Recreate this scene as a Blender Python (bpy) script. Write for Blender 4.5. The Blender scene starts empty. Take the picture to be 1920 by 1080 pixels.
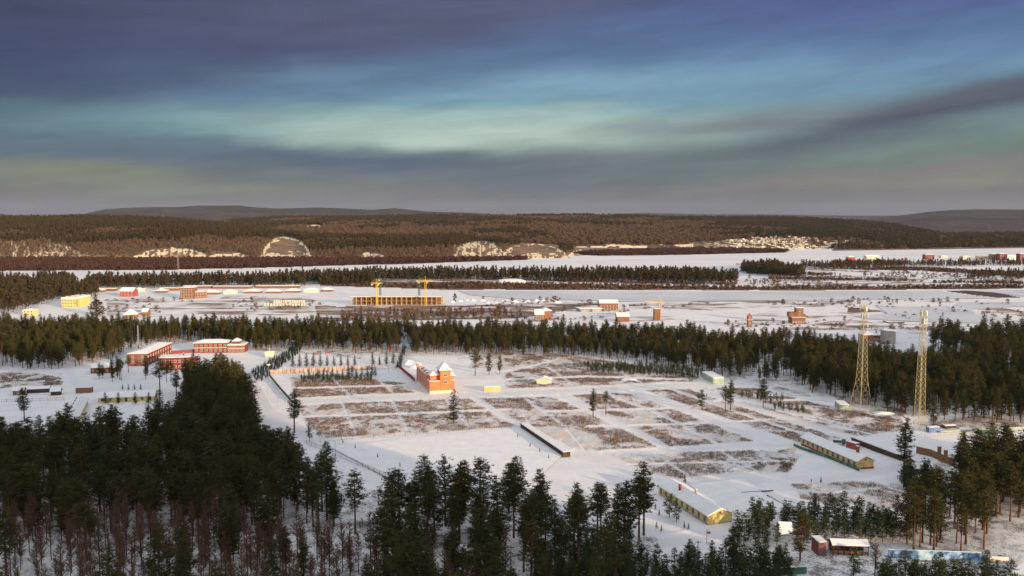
import bpy, math, random
import numpy as np
from mathutils import Vector
R = math.radians
S = bpy.context.scene
COL = S.collection
random.seed(7); rng = np.random.default_rng(7)

# ------------------------------------------------------------ camera, sky, sun, exposure
CAMH = 105.0; F = 1600.0; HY = 405.0            # eye height (m), focal length and horizon line for a 1920x1080 frame
PITCH = math.atan((540 - HY) / F)
cam = bpy.data.objects.new('camera', bpy.data.cameras.new('camera')); COL.objects.link(cam)
cam.location = (0, 0, CAMH); cam.rotation_euler = (math.pi/2 - PITCH, 0, 0)
cam.data.sensor_width = 36; cam.data.lens = 36 * F / 1920
cam.data.clip_start = 1; cam.data.clip_end = 80000
S.camera = cam
S.view_settings.view_transform = 'Standard'; S.view_settings.look = 'None'
S.view_settings.exposure = 0.5; S.view_settings.gamma = 1.0
SUN_EL = R(9); SUN_AZ = R(180 - 45)             # azimuth clockwise from the view direction (+Y): behind, to the right
sdir = Vector((math.sin(SUN_AZ)*math.cos(SUN_EL), math.cos(SUN_AZ)*math.cos(SUN_EL), math.sin(SUN_EL)))
sl = bpy.data.lights.new('sun', 'SUN'); sl.energy = 4.5; sl.angle = R(1.0); sl.color = (1, .69, .40)
so = bpy.data.objects.new('sun', sl); COL.objects.link(so)
so.rotation_euler = sdir.to_track_quat('Z', 'Y').to_euler()

def srgb(r, g, b):
    return tuple((c/255/12.92 if c/255 <= .04045 else ((c/255+.055)/1.055)**2.4) for c in (r, g, b)) + (1,)

class NT:
    def __init__(s, tree): s.t = tree; s.n = tree.nodes; s.l = tree.links
    def set(s, sock, v):
        if v is None: return
        if hasattr(v, 'is_linked') or isinstance(v, bpy.types.NodeSocket): s.l.new(v, sock)
        else:
            try: sock.default_value = v
            except Exception: sock.default_value = tuple(v)[:3]
    def m(s, op, a, b=None, c=None, clamp=False):
        n = s.n.new('ShaderNodeMath'); n.operation = op; n.use_clamp = clamp
        for i, v in enumerate((a, b, c)): s.set(n.inputs[i], v)
        return n.outputs[0]
    def ss(s, v, lo, hi, a=0., b=1.):
        n = s.n.new('ShaderNodeMapRange'); n.interpolation_type = 'SMOOTHSTEP'
        for k, x in zip(('Value','From Min','From Max','To Min','To Max'), (v, lo, hi, a, b)): s.set(n.inputs[k], x)
        return n.outputs[0]
    def xyz(s, x, y, z):
        n = s.n.new('ShaderNodeCombineXYZ')
        for i, v in enumerate((x, y, z)): s.set(n.inputs[i], v)
        return n.outputs[0]
    def sep(s, v):
        n = s.n.new('ShaderNodeSeparateXYZ'); s.l.new(v, n.inputs[0]); return n.outputs
    def noise(s, vec, scale=1., detail=3., rough=.5, out=0):
        n = s.n.new('ShaderNodeTexNoise'); s.set(n.inputs['Vector'], vec); s.set(n.inputs['Scale'], scale)
        n.inputs['Detail'].default_value = detail; n.inputs['Roughness'].default_value = rough
        return n.outputs[out]
    def mix(s, f, a, b):
        n = s.n.new('ShaderNodeMix'); n.data_type = 'RGBA'
        s.set(n.inputs[0], f); s.set(n.inputs[6], a); s.set(n.inputs[7], b); return n.outputs[2]
    def ramp(s, f, stops):
        n = s.n.new('ShaderNodeValToRGB'); s.set(n.inputs[0], f); e = n.color_ramp.elements
        while len(e) < len(stops): e.new(.5)
        for el, (p, c) in zip(e, stops): el.position = p; el.color = c
        return n.outputs[0]

W = bpy.data.worlds.new('World'); S.world = W; W.use_nodes = True
w = NT(W.node_tree); w.n.clear()
wo = w.n.new('ShaderNodeOutputWorld'); bg = w.n.new('ShaderNodeBackground'); w.l.new(bg.outputs[0], wo.inputs[0])
bg.inputs[1].default_value = .1
nish = w.n.new('ShaderNodeTexSky'); nish.sky_type = 'NISHITA'; nish.sun_disc = False
nish.sun_elevation = SUN_EL; nish.sun_rotation = SUN_AZ; nish.altitude = 300
tc = w.n.new('ShaderNodeTexCoord')
dx, dy, dz = w.sep(tc.outputs['Generated'])
AZ = w.m('MULTIPLY', w.m('ARCTAN2', dx, dy), 180/math.pi)          # degrees, 0 ahead, + right
EL = w.m('MULTIPLY', w.m('ARCSINE', dz), 180/math.pi)
# streaky, slightly tilted wind-blown cloud: warp elevation with stretched noise
nv = w.noise(w.xyz(w.m('MULTIPLY', AZ, .05), w.m('ADD', w.m('MULTIPLY', EL, .22), w.m('MULTIPLY', AZ, -.012)), 3.1), 1., 4., .5)
nw = w.noise(w.xyz(w.m('MULTIPLY', AZ, .09), w.m('ADD', w.m('MULTIPLY', EL, .6), w.m('MULTIPLY', AZ, -.05)), 7.7), 1., 5., .55)
nf = w.noise(w.xyz(w.m('MULTIPLY', AZ, .12), w.m('ADD', w.m('MULTIPLY', EL, .8), w.m('MULTIPLY', AZ, -.07)), 1.7), 1.3, 6., .6)
V = w.m('ADD', EL, w.m('ADD', w.m('MULTIPLY', w.m('SUBTRACT', nv, .5), 3.0), w.m('MULTIPLY', w.m('SUBTRACT', nw, .5), 1.9)))
U = w.m('ADD', AZ, w.m('MULTIPLY', w.m('SUBTRACT', nw, .5), 12))
Vn = w.m('DIVIDE', V, 16., clamp=True)
sky = w.ramp(Vn, [(0., srgb(112,110,122)), (.09, srgb(117,114,118)), (.2, srgb(116,124,118)), (.31, srgb(112,140,138)),
                  (.43, srgb(110,152,172)), (.56, srgb(98,136,172)), (.68, srgb(84,114,158)), (.8, srgb(78,96,148)), (1., srgb(78,88,140))])
def px2(x, y):
    az = math.degrees(math.atan((x-960)/F)); el = math.degrees(math.atan((HY-y)/math.hypot(F, x-960))); return az, el
def blob(x0, y0, sx, sy, tilt=0.):            # soft oriented streak centred on a direction of the sky
    a0, e0 = px2(x0, y0)
    du = w.m('DIVIDE', w.m('SUBTRACT', U, a0), sx)
    dv = w.m('DIVIDE', w.m('SUBTRACT', V, w.m('MULTIPLY_ADD', w.m('SUBTRACT', U, a0), tilt, e0)), sy)
    q = w.m('ADD', w.m('MULTIPLY', du, du), w.m('MULTIPLY', dv, dv))
    return w.m('POWER', 2.718, w.m('MULTIPLY', q, -1.))
def lay(c, f, col, k=1.): return w.mix(w.m('MULTIPLY', f, k, clamp=True), c, col)
# big slate-violet cloud sheet filling the upper left
edge = w.m('SUBTRACT', V, w.m('MULTIPLY_ADD', U, .205, 11.6))
sky = lay(sky, w.ss(edge, -2.0, 1.4), w.mix(w.ss(U, -30., -2.), srgb(58,70,102), srgb(82,92,124)))
sky = lay(sky, blob(620, 60, 16, 2.6, .08), srgb(88,94,122), .55)
sky = lay(sky, blob(260, 130, 16, 1.7, .1), srgb(64,74,112), .6)
sky = lay(sky, blob(330, 240, 13, 1.1, -.05), srgb(96,140,150), .75)
sky = lay(sky, blob(690, 215, 13, 1.0, .1), srgb(112,165,170), .8)
sky = lay(sky, blob(900, 252, 15, 1.35, -.01), srgb(182,202,190), 1.0)
sky = lay(sky, blob(1010, 226, 12, .7, .0), srgb(168,196,190), .8)
sky = lay(sky, blob(1000, 165, 17, .9, -.0), srgb(126,168,190), .8)
sky = lay(sky, blob(980, 120, 10, .75, .12), srgb(80,108,146), .8)
sky = lay(sky, blob(640, 175, 12, 1.0, .14), srgb(86,116,150), .7)
sky = lay(sky, blob(640, 305, 19, 1.05, -.06), srgb(84,100,124), .95)
sky = lay(sky, blob(130, 278, 10, .55, -.1), srgb(84,104,126), .7)
sky = lay(sky, blob(160, 330, 14, .9, -.03), srgb(126,134,118), .8)
sky = lay(sky, blob(1230, 310, 13, 1.2, .04), srgb(104,118,124), .85)
sky = lay(sky, blob(1500, 285, 9, .55, .1), srgb(98,108,124), .7)
sky = lay(sky, blob(1780, 206, 14, .95, .13), srgb(78,84,104), 1.1)
sky = lay(sky, blob(1420, 226, 10, .6, .04), srgb(124,132,136), .8)
sky = lay(sky, blob(1700, 285, 12, .8, .04), srgb(114,134,126), .7)
sky = lay(sky, blob(1680, 330, 10, .4, .08), srgb(132,120,126), .7)
sky = lay(sky, blob(1760, 345, 13, .5, .03), srgb(138,136,118), .6)
sky = lay(sky, blob(1100, 372, 22, .7, 0.), srgb(114,116,124), .6)
sky = w.mix(1., sky, w.xyz(*(w.ss(nf, .3, .7, .90, 1.07),)*3)); w.n[-1]
for n in w.n:
    if n.type == 'MIX' and n.inputs[0].default_value == 1. and n.outputs[2].links == (): pass
last = [n for n in w.n if n.type == 'MIX'][-1]; last.blend_type = 'MULTIPLY'
front = w.mix(1., sky, (7.0, 7.0, 7.0, 1)); [n for n in w.n if n.type == 'MIX'][-1].blend_type = 'MULTIPLY'
# overhead and behind the viewer the cloud is thinner and lit by the low sun
hib = w.m('MAXIMUM', w.ss(EL, 17., 50.), w.ss(w.m('ABSOLUTE', AZ), 50., 110.))
thin = w.ramp(w.ss(w.noise(tc.outputs['Generated'], 2.2, 5., .6), .35, .7), [(0., (6.1, 6.2, 6.3, 1)), (1., (9.2, 9.1, 8.8, 1))])
back = w.mix(.35, thin, nish.outputs[0])
hs = w.n.new('ShaderNodeHueSaturation'); hs.inputs['Saturation'].default_value = .92; w.l.new(front, hs.inputs['Color'])
w.l.new(w.mix(hib, hs.outputs[0], back), bg.inputs[0])

# ------------------------------------------------------------ picture <-> ground
cp, sp = math.cos(PITCH), math.sin(PITCH)
def G(x, y, z=0.):
    "point of the level ground (or level z) under a photo pixel"
    d = Vector((x-960, (540-y)*sp + F*cp, (540-y)*cp - F*sp)); t = (z - CAMH)/d.z
    return Vector((d.x*t, d.y*t, z))
def proj(X, Y, Z=0.):
    dz_ = Z - CAMH; dep = Y*cp - dz_*sp; up = Y*sp + dz_*cp
    return 960 + F*X/dep, 540 - F*up/dep
def mpp(x, y): return G(x, y).y / F            # metres per pixel at that ground point
def inpoly(px, py, poly):
    c = np.zeros(px.shape, bool); n = len(poly); j = n-1
    for i in range(n):
        xi, yi = poly[i]; xj, yj = poly[j]
        if yi != yj:
            c ^= ((yi > py) != (yj > py)) & (px < (xj-xi)*(py-yi)/(yj-yi) + xi)
        j = i
    return c
def segdist(px, py, pts):
    d = np.full(px.shape, 1e9)
    for (ax, ay), (bx, by) in zip(pts[:-1], pts[1:]):
        vx, vy = bx-ax, by-ay; t = np.clip(((px-ax)*vx+(py-ay)*vy)/(vx*vx+vy*vy+1e-9), 0, 1)
        d = np.minimum(d, np.hypot(px-ax-t*vx, py-ay-t*vy))
    return d
_tab = rng.random((256, 256))
def vnoise(x, y):
    xi = np.floor(x).astype(int); yi = np.floor(y).astype(int); fx = x-xi; fy = y-yi
    fx = fx*fx*(3-2*fx); fy = fy*fy*(3-2*fy); T = lambda a, b: _tab[a & 255, b & 255]
    return (T(xi, yi)*(1-fx)+T(xi+1, yi)*fx)*(1-fy) + (T(xi, yi+1)*(1-fx)+T(xi+1, yi+1)*fx)*fy
def fbm(x, y, s, o=4, g=.5):
    r = 0; a = 1; t = 0
    for k in range(o): r = r + a*vnoise(x/s+17.3*k, y/s+9.1*k); t += a; a *= g; s /= 2.03
    return r/t

# ------------------------------------------------------------ materials
def mat(name, col, rough=.85, bump=0., bscale=1., var=0., vscale=.5, metal=0., fn=None, spec=.3):
    m = bpy.data.materials.new(name); m.use_nodes = True; t = NT(m.node_tree); b = t.n['Principled BSDF']
    b.inputs['Roughness'].default_value = rough; b.inputs['Metallic'].default_value = metal
    b.inputs['Specular IOR Level'].default_value = spec
    c = tuple(col)[:3] + (1,)
    tcn = t.n.new('ShaderNodeTexCoord')
    if fn: fn(t, b, tcn)
    elif var:
        nz = t.noise(tcn.outputs['Object'], vscale, 4., .6)
        t.l.new(t.mix(t.ss(nz, .3, .7), tuple(x*(1-var) for x in c[:3])+(1,), tuple(min(1, x*(1+var)) for x in c[:3])+(1,)), b.inputs['Base Color'])
    else: b.inputs['Base Color'].default_value = c
    if bump:
        bn = t.n.new('ShaderNodeBump'); bn.inputs['Strength'].default_value = .6; bn.inputs['Distance'].default_value = bump
        t.l.new(t.noise(tcn.outputs['Object'], bscale, 4., .6), bn.inputs['Height']); t.l.new(bn.outputs[0], b.inputs['Normal'])
    return m
def foliage(name, c1, c2, c3=None):
    def fn(t, b, tcn):
        oi = t.n.new('ShaderNodeObjectInfo')
        nz = t.noise(tcn.outputs['Object'], .45, 3., .6)
        c = t.mix(t.ss(nz, .3, .7), c1, c2)
        c = t.mix(t.m('MULTIPLY', oi.outputs['Random'], .6), c, c3 or c2)
        t.l.new(c, b.inputs['Base Color'])
    return mat(name, (0,0,0), .8, fn=fn, spec=.15)
SNOW = (.80, .80, .84)
M = {}
M['snow'] = mat('snow', SNOW, .7, .12, .5, .05, .2)
M['roofsnow'] = mat('roof_snow', SNOW, .7, .08, .8, .05, .3)
M['pine'] = foliage('pine_needles', (.014,.022,.008,1), (.068,.075,.021,1), (.08,.058,.018,1))
M['pine2'] = foliage('pine_needles_young', (.016,.03,.013,1), (.055,.075,.028,1))
M['spruce'] = foliage('spruce_needles', (.012,.022,.014,1), (.032,.045,.026,1))
M['bark'] = mat('pine_bark', (.13,.065,.035), .9, var=.4, vscale=.6)
M['darkbark'] = mat('dark_bark', (.06,.045,.035), .9, var=.3)
M['twig'] = foliage('bare_twigs', (.11,.06,.042,1), (.19,.105,.07,1), (.16,.075,.045,1))
M['greytwig'] = foliage('grey_twigs', (.12,.10,.085,1), (.2,.165,.13,1))
M['brush'] = foliage('dry_brush', (.065,.034,.018,1), (.27,.15,.07,1), (.15,.08,.035,1))
M['willow'] = foliage('willow_brush', (.05,.026,.022,1), (.085,.044,.036,1))
M['farpine'] = foliage('far_conifers', (.026,.022,.011,1), (.07,.052,.024,1))
M['fartwig'] = foliage('far_bare_trees', (.085,.055,.038,1), (.19,.125,.08,1), (.12,.075,.05,1))

# ------------------------------------------------------------ mesh helpers
class MB:
    def __init__(s): s.v = []; s.f = []
    def quadbox(s, c8):
        o = len(s.v); s.v += [tuple(p) for p in c8]
        s.f += [tuple(o+i for i in q) for q in ((0,3,2,1),(4,5,6,7),(0,1,5,4),(1,2,6,5),(2,3,7,6),(3,0,4,7))]; return s
    def box(s, x0, x1, y0, y1, z0, z1):
        return s.quadbox([(x0,y0,z0),(x1,y0,z0),(x1,y1,z0),(x0,y1,z0),(x0,y0,z1),(x1,y0,z1),(x1,y1,z1),(x0,y1,z1)])
    def bar(s, a, b, r, r2=None, n=4):
        a = Vector(a); b = Vector(b); r2 = r if r2 is None else r2; d = (b-a).normalized()
        u = d.cross(Vector((0,0,1)) if abs(d.z) < .9 else Vector((1,0,0))).normalized(); v = d.cross(u)
        o = len(s.v)
        for p, q in ((a, r), (b, r2)):
            for k in range(n):
                t = 2*math.pi*(k+.5)/n; s.v.append(tuple(p + u*math.cos(t)*q + v*math.sin(t)*q))
        for k in range(n): s.f.append((o+k, o+(k+1)%n, o+n+(k+1)%n, o+n+k))
        s.f.append(tuple(o+n+k for k in range(n))); s.f.append(tuple(o+k for k in reversed(range(n)))); return s
    def poly(s, pts): o = len(s.v); s.v += [tuple(p) for p in pts]; s.f.append(tuple(range(o, o+len(pts)))); return s
    def prism(s, prof, x0, x1):               # profile in (y,z) swept along x
        n = len(prof); o = len(s.v)
        s.v += [(x0, y, z) for y, z in prof] + [(x1, y, z) for y, z in prof]
        for k in range(n): s.f.append((o+k, o+(k+1)%n, o+n+(k+1)%n, o+n+k))
        s.f.append(tuple(o+k for k in reversed(range(n)))); s.f.append(tuple(o+n+k for k in range(n))); return s
    def cone(s, c, r, z0, z1, n=8, r2=0.05, a0=0.):
        o = len(s.v)
        for z, q in ((z0, r), (z1, r2)):
            for k in range(n): t = a0+2*math.pi*k/n; s.v.append((c[0]+math.cos(t)*q, c[1]+math.sin(t)*q, z))
        for k in range(n): s.f.append((o+k, o+(k+1)%n, o+n+(k+1)%n, o+n+k))
        s.f.append(tuple(o+n+k for k in range(n))); s.f.append(tuple(o+k for k in reversed(range(n)))); return s
    def mesh(s, name):
        m = bpy.data.meshes.new(name); m.from_pydata(s.v, [], s.f); m.validate(); return m
def link(o, parent=None):
    COL.objects.link(o)
    if parent is not None: o.parent = parent
    return o
def tag(o, label=None, cat=None, group=None, kind=None):
    for k, v in (('label', label), ('category', cat), ('group', group), ('kind', kind)):
        if v: o[k] = v
    return o
def obj(name, mb, m, parent=None, label=None):
    me = mb if isinstance(mb, bpy.types.Mesh) else mb.mesh(name)
    if not me.materials: me.materials.append(m)
    o = bpy.data.objects.new(name, me); link(o, parent)
    if label: o['label'] = label
    return o
def thing(name, label, cat, loc=(0,0,0), rz=0, group=None):
    o = bpy.data.objects.new(name, None); link(o); o.location = loc; o.rotation_euler = (0, 0, rz)
    o.empty_display_size = .5; return tag(o, label, cat, group)
def npmesh(name, verts, faces, k):
    me = bpy.data.meshes.new(name); verts = np.asarray(verts, 'f4'); faces = np.asarray(faces, 'i4')
    me.vertices.add(len(verts)); me.vertices.foreach_set('co', verts.ravel())
    me.loops.add(faces.size); me.loops.foreach_set('vertex_index', faces.ravel())
    me.polygons.add(len(faces)); me.polygons.foreach_set('loop_start', np.arange(0, faces.size, k, dtype='i4'))
    me.polygons.foreach_set('loop_total', np.full(len(faces), k, 'i4')); me.update(calc_edges=True); return me
def gridmesh(name, P, smooth=True):
    r, c, _ = P.shape; i = np.arange(r*c).reshape(r, c)
    f = np.stack([i[:-1,:-1], i[:-1,1:], i[1:,1:], i[1:,:-1]], -1).reshape(-1, 4)
    me = npmesh(name, P.reshape(-1, 3), f, 4)
    if smooth: me.polygons.foreach_set('use_smooth', np.ones(len(f), bool))
    return me
def attr(me, name, a):
    at = me.attributes.new(name, 'FLOAT', 'POINT'); at.data.foreach_set('value', np.asarray(a, 'f4').ravel())
HAZE = 1.1e-5
# ------------------------------------------------------------ ground: one sheet in front of and under the viewpoint hill
def smooth01(x): x = np.clip(x, 0, 1); return x*x*(3-2*x)
ys = np.concatenate([np.geomspace(8, 170, 12)[:-1], CAMH*F/np.arange(1400-HY, 1110-HY, -6.), CAMH*F/np.arange(1110-HY, 70, -1.3), CAMH*F/np.arange(70, 15, -.8), np.geomspace(11300, 23500, 12)])
ts = np.concatenate([np.array([-12,-6,-3,-2,-1.4,-1.1,-.9,-.8]), np.linspace(-.70, .70, 900), np.array([.8,.9,1.1,1.4,2,3,6,12])])
T_, Y_ = np.meshgrid(ts, ys); X_ = np.clip(T_*Y_, -24500, 24500)
PX = 960 + F*X_/(Y_*cp + CAMH*sp); PY = 540 - F*(Y_*sp - CAMH*cp)/(Y_*cp + CAMH*sp)
# lanes and lots, as ground cover masks laid out on the plain
LANES = [([(455,690),(478,735),(500,775),(545,800),(590,830)], 11), ([(1915,745),(1870,770),(1700,790)], 5),
 ([(560,752),(700,745),(880,740),(1100,730),(1250,722),(1400,722),(1460,690)], 4.5), ([(1050,742),(1110,768),(1180,802),(1250,840)], 5),
 ([(885,743),(930,775),(985,800)], 4), ([(1190,733),(1290,770),(1440,832)], 5), ([(1130,848),(1280,842),(1420,832),(1510,836)], 4),
 ([(1300,728),(1400,762),(1560,812),(1640,830)], 4), ([(1080,850),(1140,860),(1200,895),(1240,910)], 9), ([(1290,905),(1400,895),(1550,898),(1660,882),(1720,862),(1640,838)], 8),
 ([(1400,895),(1440,930),(1500,975)], 8), ([(1230,1020),(1320,1000),(1420,985)], 10), ([(130,690),(140,715),(190,727),(300,724)], 9), ([(150,745),(165,790)], 10),
 ([(420,985),(560,1005),(640,1020),(760,1035)], 6), ([(760,650),(745,690),(800,740)], 9), ([(1480,660),(1440,690),(1390,720)], 6),
 ([(640,752),(668,812)], 2), ([(735,750),(765,806)], 2), ([(835,746),(880,800)], 2.2), ([(560,782),(760,776),(960,768)], 1.8), ([(985,748),(1060,800),(1100,846)], 1.8), ([(1130,735),(1235,775),(1350,834)], 2),
 ([(1020,772),(1180,768),(1300,764)], 1.8), ([(1100,800),(1250,796),(1420,790)], 1.8), ([(1255,728),(1380,772),(1500,812)], 2), ([(1330,728),(1480,770),(1600,800)], 1.6), ([(1340,752),(1560,750)], 1.5), ([(950,712),(1100,706),(1290,712)], 1.6), ([(1030,690),(1075,722)], 1.6), ([(1150,690),(1210,722)], 1.6),
 ([(1230,850),(1300,900)], 1.8), ([(1350,846),(1430,890)], 1.6), ([(1150,872),(1300,868),(1480,864)], 1.4), ([(620,706),(660,745)], 1.6), ([(700,704),(745,744)], 1.6), ([(560,728),(790,722)], 1.5),
 ([(0,770),(90,762),(150,770)], 2.), ([(0,690),(90,700),(140,712)], 2.5), ([(1450,915),(1560,925),(1650,915)], 1.5), ([(900,660),(930,700),(960,722)], 2.)]
def lane(px, py):
    d = np.full(px.shape, 1e9)
    for pts, wd in LANES: d = np.minimum(d, segdist(px, py*1.0, pts)/wd)
    return d
def soft(px, py, poly, jit=0):
    return inpoly(px + (fbm(px, py*2.5, 60, 3)-.5)*jit*2, py + (fbm(px+500, py*2.5, 60, 3)-.5)*jit, poly).astype(float)
RINK = [(620,838),(760,822),(975,801),(1058,850),(1000,905),(900,960),(745,905)]
FIELD = [[(548,705),(640,703),(780,722),(800,742),(560,748)], [(556,760),(880,748),(970,800),(600,822)], [(900,748),(1040,745),(1235,838),(1090,846),(985,800)],
 [(950,728),(950,700),(1080,668),(1290,700),(1330,715),(1180,722)], [(1075,742),(1180,736),(1430,830),(1260,838)], [(1210,732),(1300,730),(1640,818),(1500,830)], [(1320,728),(1420,728),(1540,760),(1690,790),(1690,808),(1640,815)],
 [(1150,852),(1240,850),(1420,845),(1500,850),(1480,880),(1430,905),(1290,900),(1200,880)], [(1490,840),(1440,850),(1420,870),(1480,890)], [(0,700),(120,700),(115,722),(0,728)],
 [(1700,790),(1800,775),(1920,790),(1920,802),(1760,805)], [(900,660),(1080,668),(960,690),(880,690)], [(1480,900),(1640,905),(1700,930),(1660,970),(1500,935)], [(1560,740),(1700,770),(1690,790),(1600,775)]]
SOIL = [([(0,478),(0,508),(300,506),(700,497),(985,488),(1010,480),(900,474),(0,474)], 1.), ([(600,536),(840,543),(1400,545),(1920,542),(1920,537),(1400,539),(900,531),(600,524)], .8),
 ([(590,574),(860,572),(1130,566),(1130,572),(960,598),(600,604)], .66), ([(1180,568),(1400,562),(1600,564),(1600,573),(1330,582),(1180,577)], .5), ([(700,520),(1000,521),(1300,530),(1300,536),(700,531)], .5),
 ([(370,575),(430,552),(590,560),(570,575),(480,583),(370,590)], .5), ([(210,545),(330,560),(370,575),(230,590),(200,575)], .3), ([(1660,578),(1740,576),(1780,581),(1700,584)], .95), ([(1675,592),(1740,588),(1786,593),(1720,597)], .6),
 ([(1590,576),(1650,581),(1658,586),(1590,585)], .8), ([(1820,580),(1880,577),(1930,586),(1930,594),(1850,588)], .6), ([(1773,545),(1840,544),(1918,558),(1870,558)], 2.), ([(1600,560),(1760,562),(1830,566),(1700,572)], .35),
 ([(1480,470),(1300,476),(1130,478),(1060,478),(1080,458),(1290,455),(1400,462)], .8), ([(840,575),(1200,585),(1300,600),(1000,606),(840,600)], .4), ([(1330,585),(1640,583),(1600,596),(1400,600)], .38), ([(1700,604),(1930,600),(1930,640),(1700,640)], .35), ([(1280,466),(1440,468),(1450,476),(1280,479)], 1.), ([(1500,492),(1660,492),(1720,505),(1560,512),(1500,505)], .45), ([(1660,500),(1760,500),(1920,520),(1920,512),(1760,510)], .9), ([(1440,515),(1920,522),(1920,536),(1440,538)], .5), ([(840,563),(1130,568),(1190,566),(1190,561),(860,560)], .4), ([(200,560),(600,560),(640,590),(200,595)], .45), ([(1590,598),(1640,604),(1760,610),(1760,620),(1440,618)], .5), ([(600,519),(1000,521),(1000,530),(600,531)], .6), ([(1300,602),(1480,596),(1540,600),(1420,612)], .4), ([(1390,495),(1700,498),(1700,512),(1400,514)], .5),
 ([(430,540),(640,540),(640,552),(430,552)], .2), ([(1750,436),(1930,436),(1930,466),(1560,472),(1560,462),(1700,450)], .9), ([(1150,585),(1280,588),(1280,600),(1150,600)], .25)]
msk = (PY > 400) & (np.abs(T_) < .72)
brush = np.zeros(PX.shape); soil = np.zeros(PX.shape)
for p in FIELD: brush = np.maximum(brush, soft(PX, PY, p, 10))
for p, k in SOIL: soil = np.maximum(soil, soft(PX, PY, p, 3)*k)
ld = lane(PX, PY); pack = np.clip(1.3-ld, 0, 1)*msk
rinkm = soft(PX, PY, RINK)
# woods floor: patchy litter
forest_floor = np.zeros(PX.shape)
for p in ([(-300,640),(480,640),(480,625),(-300,610)], [(480,628),(1450,628),(1700,700),(1930,720),(1930,780),(1500,740),(1200,672),(480,660)], [(-300,900),(600,900),(1230,1010),(1230,1500),(-300,1500)], [(1350,1010),(2200,960),(2200,1500),(1350,1500)], [(1680,880),(1930,850),(1930,970),(1680,970)]):
    forest_floor = np.maximum(forest_floor, soft(PX, PY, p, 28)*(.5+.8*(fbm(X_, Y_, 22, 3) > .45)))
brush *= (1-np.clip(1.6-ld, 0, 1)); brush *= (1-rinkm)
zz = (fbm(X_, Y_, 60, 3)-.5)*.5*msk - .1
zz += brush*(fbm(X_, Y_, 5, 3)-.3)*.6
zz += (fbm(X_, Y_, 9, 3)-.5)*.5*forest_floor
zz -= .15*np.clip(1.2-ld, 0, 1)*msk; zz += .18*np.clip(1-np.abs(ld-1.3)/.3, 0, 1)*msk
me = gridmesh('ground', np.stack([X_, Y_, zz], -1)[:, ::1])
attr(me, 'brush', brush); attr(me, 'soil', soil); attr(me, 'pack', pack); attr(me, 'litter', forest_floor)
def gmat(t, b, tcn):
    A = lambda n: (lambda a: (setattr(a, 'attribute_name', n), a.outputs['Fac'])[1])(t.n.new('ShaderNodeAttribute'))
    P = tcn.outputs['Object']
    n1 = t.noise(P, .55, 4., .65); n2 = t.noise(P, .07, 4., .6); n3 = t.noise(P, .012, 3., .6)
    c = t.mix(t.ss(n2, .3, .7), (.72,.725,.78,1), (.83,.82,.845,1))
    fb = t.m('MULTIPLY', A('brush'), t.ss(t.m('ADD', t.m('ADD', t.m('MULTIPLY', t.noise(P, 2.2, 3., .7), .5), t.m('MULTIPLY', n1, .4)), t.m('MULTIPLY', n2, .45)), .60, .70), clamp=True)
    bc = t.mix(t.ss(n2, .35, .65), (.20,.12,.065,1), (.40,.27,.16,1))
    c = t.mix(t.m('MULTIPLY', fb, .5), c, bc)
    ps = t.sep(P); n4 = t.noise(t.xyz(t.m('MULTIPLY', ps[0], .35), ps[1], 0.), .05, 5., .65)
    fs = t.ss(t.m('ADD', t.m('ADD', t.m('MULTIPLY', n3, .3), t.m('MULTIPLY', n4, .7)), t.m('MULTIPLY', A('soil'), .42)), .66, .80)
    fs = t.m('MULTIPLY', fs, t.m('GREATER_THAN', A('soil'), .02), clamp=True)
    sc_ = t.mix(t.ss(n3, .35, .65), (.13,.075,.055,1), (.23,.145,.10,1))
    c = t.mix(fs, c, sc_)
    c = t.mix(t.m('MULTIPLY', t.m('SUBTRACT', A('soil'), 1., clamp=True), .9), c, (.05,.04,.025,1))
    fl = t.m('MULTIPLY', A('litter'), t.ss(t.m('ADD', t.m('MULTIPLY', t.noise(P, 1.3, 4., .7), .6), t.m('MULTIPLY', t.noise(P, .16, 3., .6), .5)), .50, .64), clamp=True)
    c = t.mix(t.m('MULTIPLY', fl, .8), c, (.10,.07,.05,1))
    c = t.mix(t.m('MULTIPLY', A('pack'), .45), c, (.66,.66,.72,1))
    t.l.new(c, b.inputs['Base Color'])
    bn = t.n.new('ShaderNodeBump'); bn.inputs['Strength'].default_value = .4; bn.inputs['Distance'].default_value = .35
    t.l.new(t.noise(P, .4, 5., .6), bn.inputs['Height']); t.l.new(bn.outputs[0], b.inputs['Normal'])
M['ground'] = mat('snowy_ground', (0,0,0), .75, fn=gmat)
tag(obj('ground', me, M['ground']), kind='structure')
pl = MB().poly([(-24500,-24500,-3),(24500,-24500,-3),(24500,24500,-3),(-24500,24500,-3)])
tag(obj('plain', pl, M['snow']), kind='structure')

# frozen river and channels: level ice under snow, a little proud of the plain
def sheet(name, poly, z, m):
    return tag(obj(name, MB().poly([tuple(G(x, y, z)) for x, y in poly]), m), kind='structure')
def icemat(t, b, tcn):
    n1 = t.noise(t.xyz(*[t.m('MULTIPLY', o, k) for o, k in zip(t.sep(tcn.outputs['Object']), (.25, 1., 1.))]), .012, 5., .6)
    c = t.mix(t.ss(n1, .35, .65), (.70,.71,.77,1), (.82,.81,.83,1))
    t.l.new(c, b.inputs['Base Color'])
M['ice'] = mat('snow_covered_ice', (0,0,0), .6, fn=icemat)
sheet('frozen_river', [(-400,509),(0,509),(300,508),(560,502),(800,494),(985,487),(1130,482),(1280,478),(1450,472),(1650,469),(1930,465),(2300,462),(2300,472),(1930,474),(1700,479),(1530,482),(1440,497),(1300,502),(1100,503),(960,506),(820,514),(640,519),(520,522),(300,516),(150,532),(0,517),(-400,520)][::-1], .35, M['ice'])
M['ice2'] = mat('grey_snow_covered_ice', (.60,.62,.69), .55, var=.1, vscale=.01)
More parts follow.
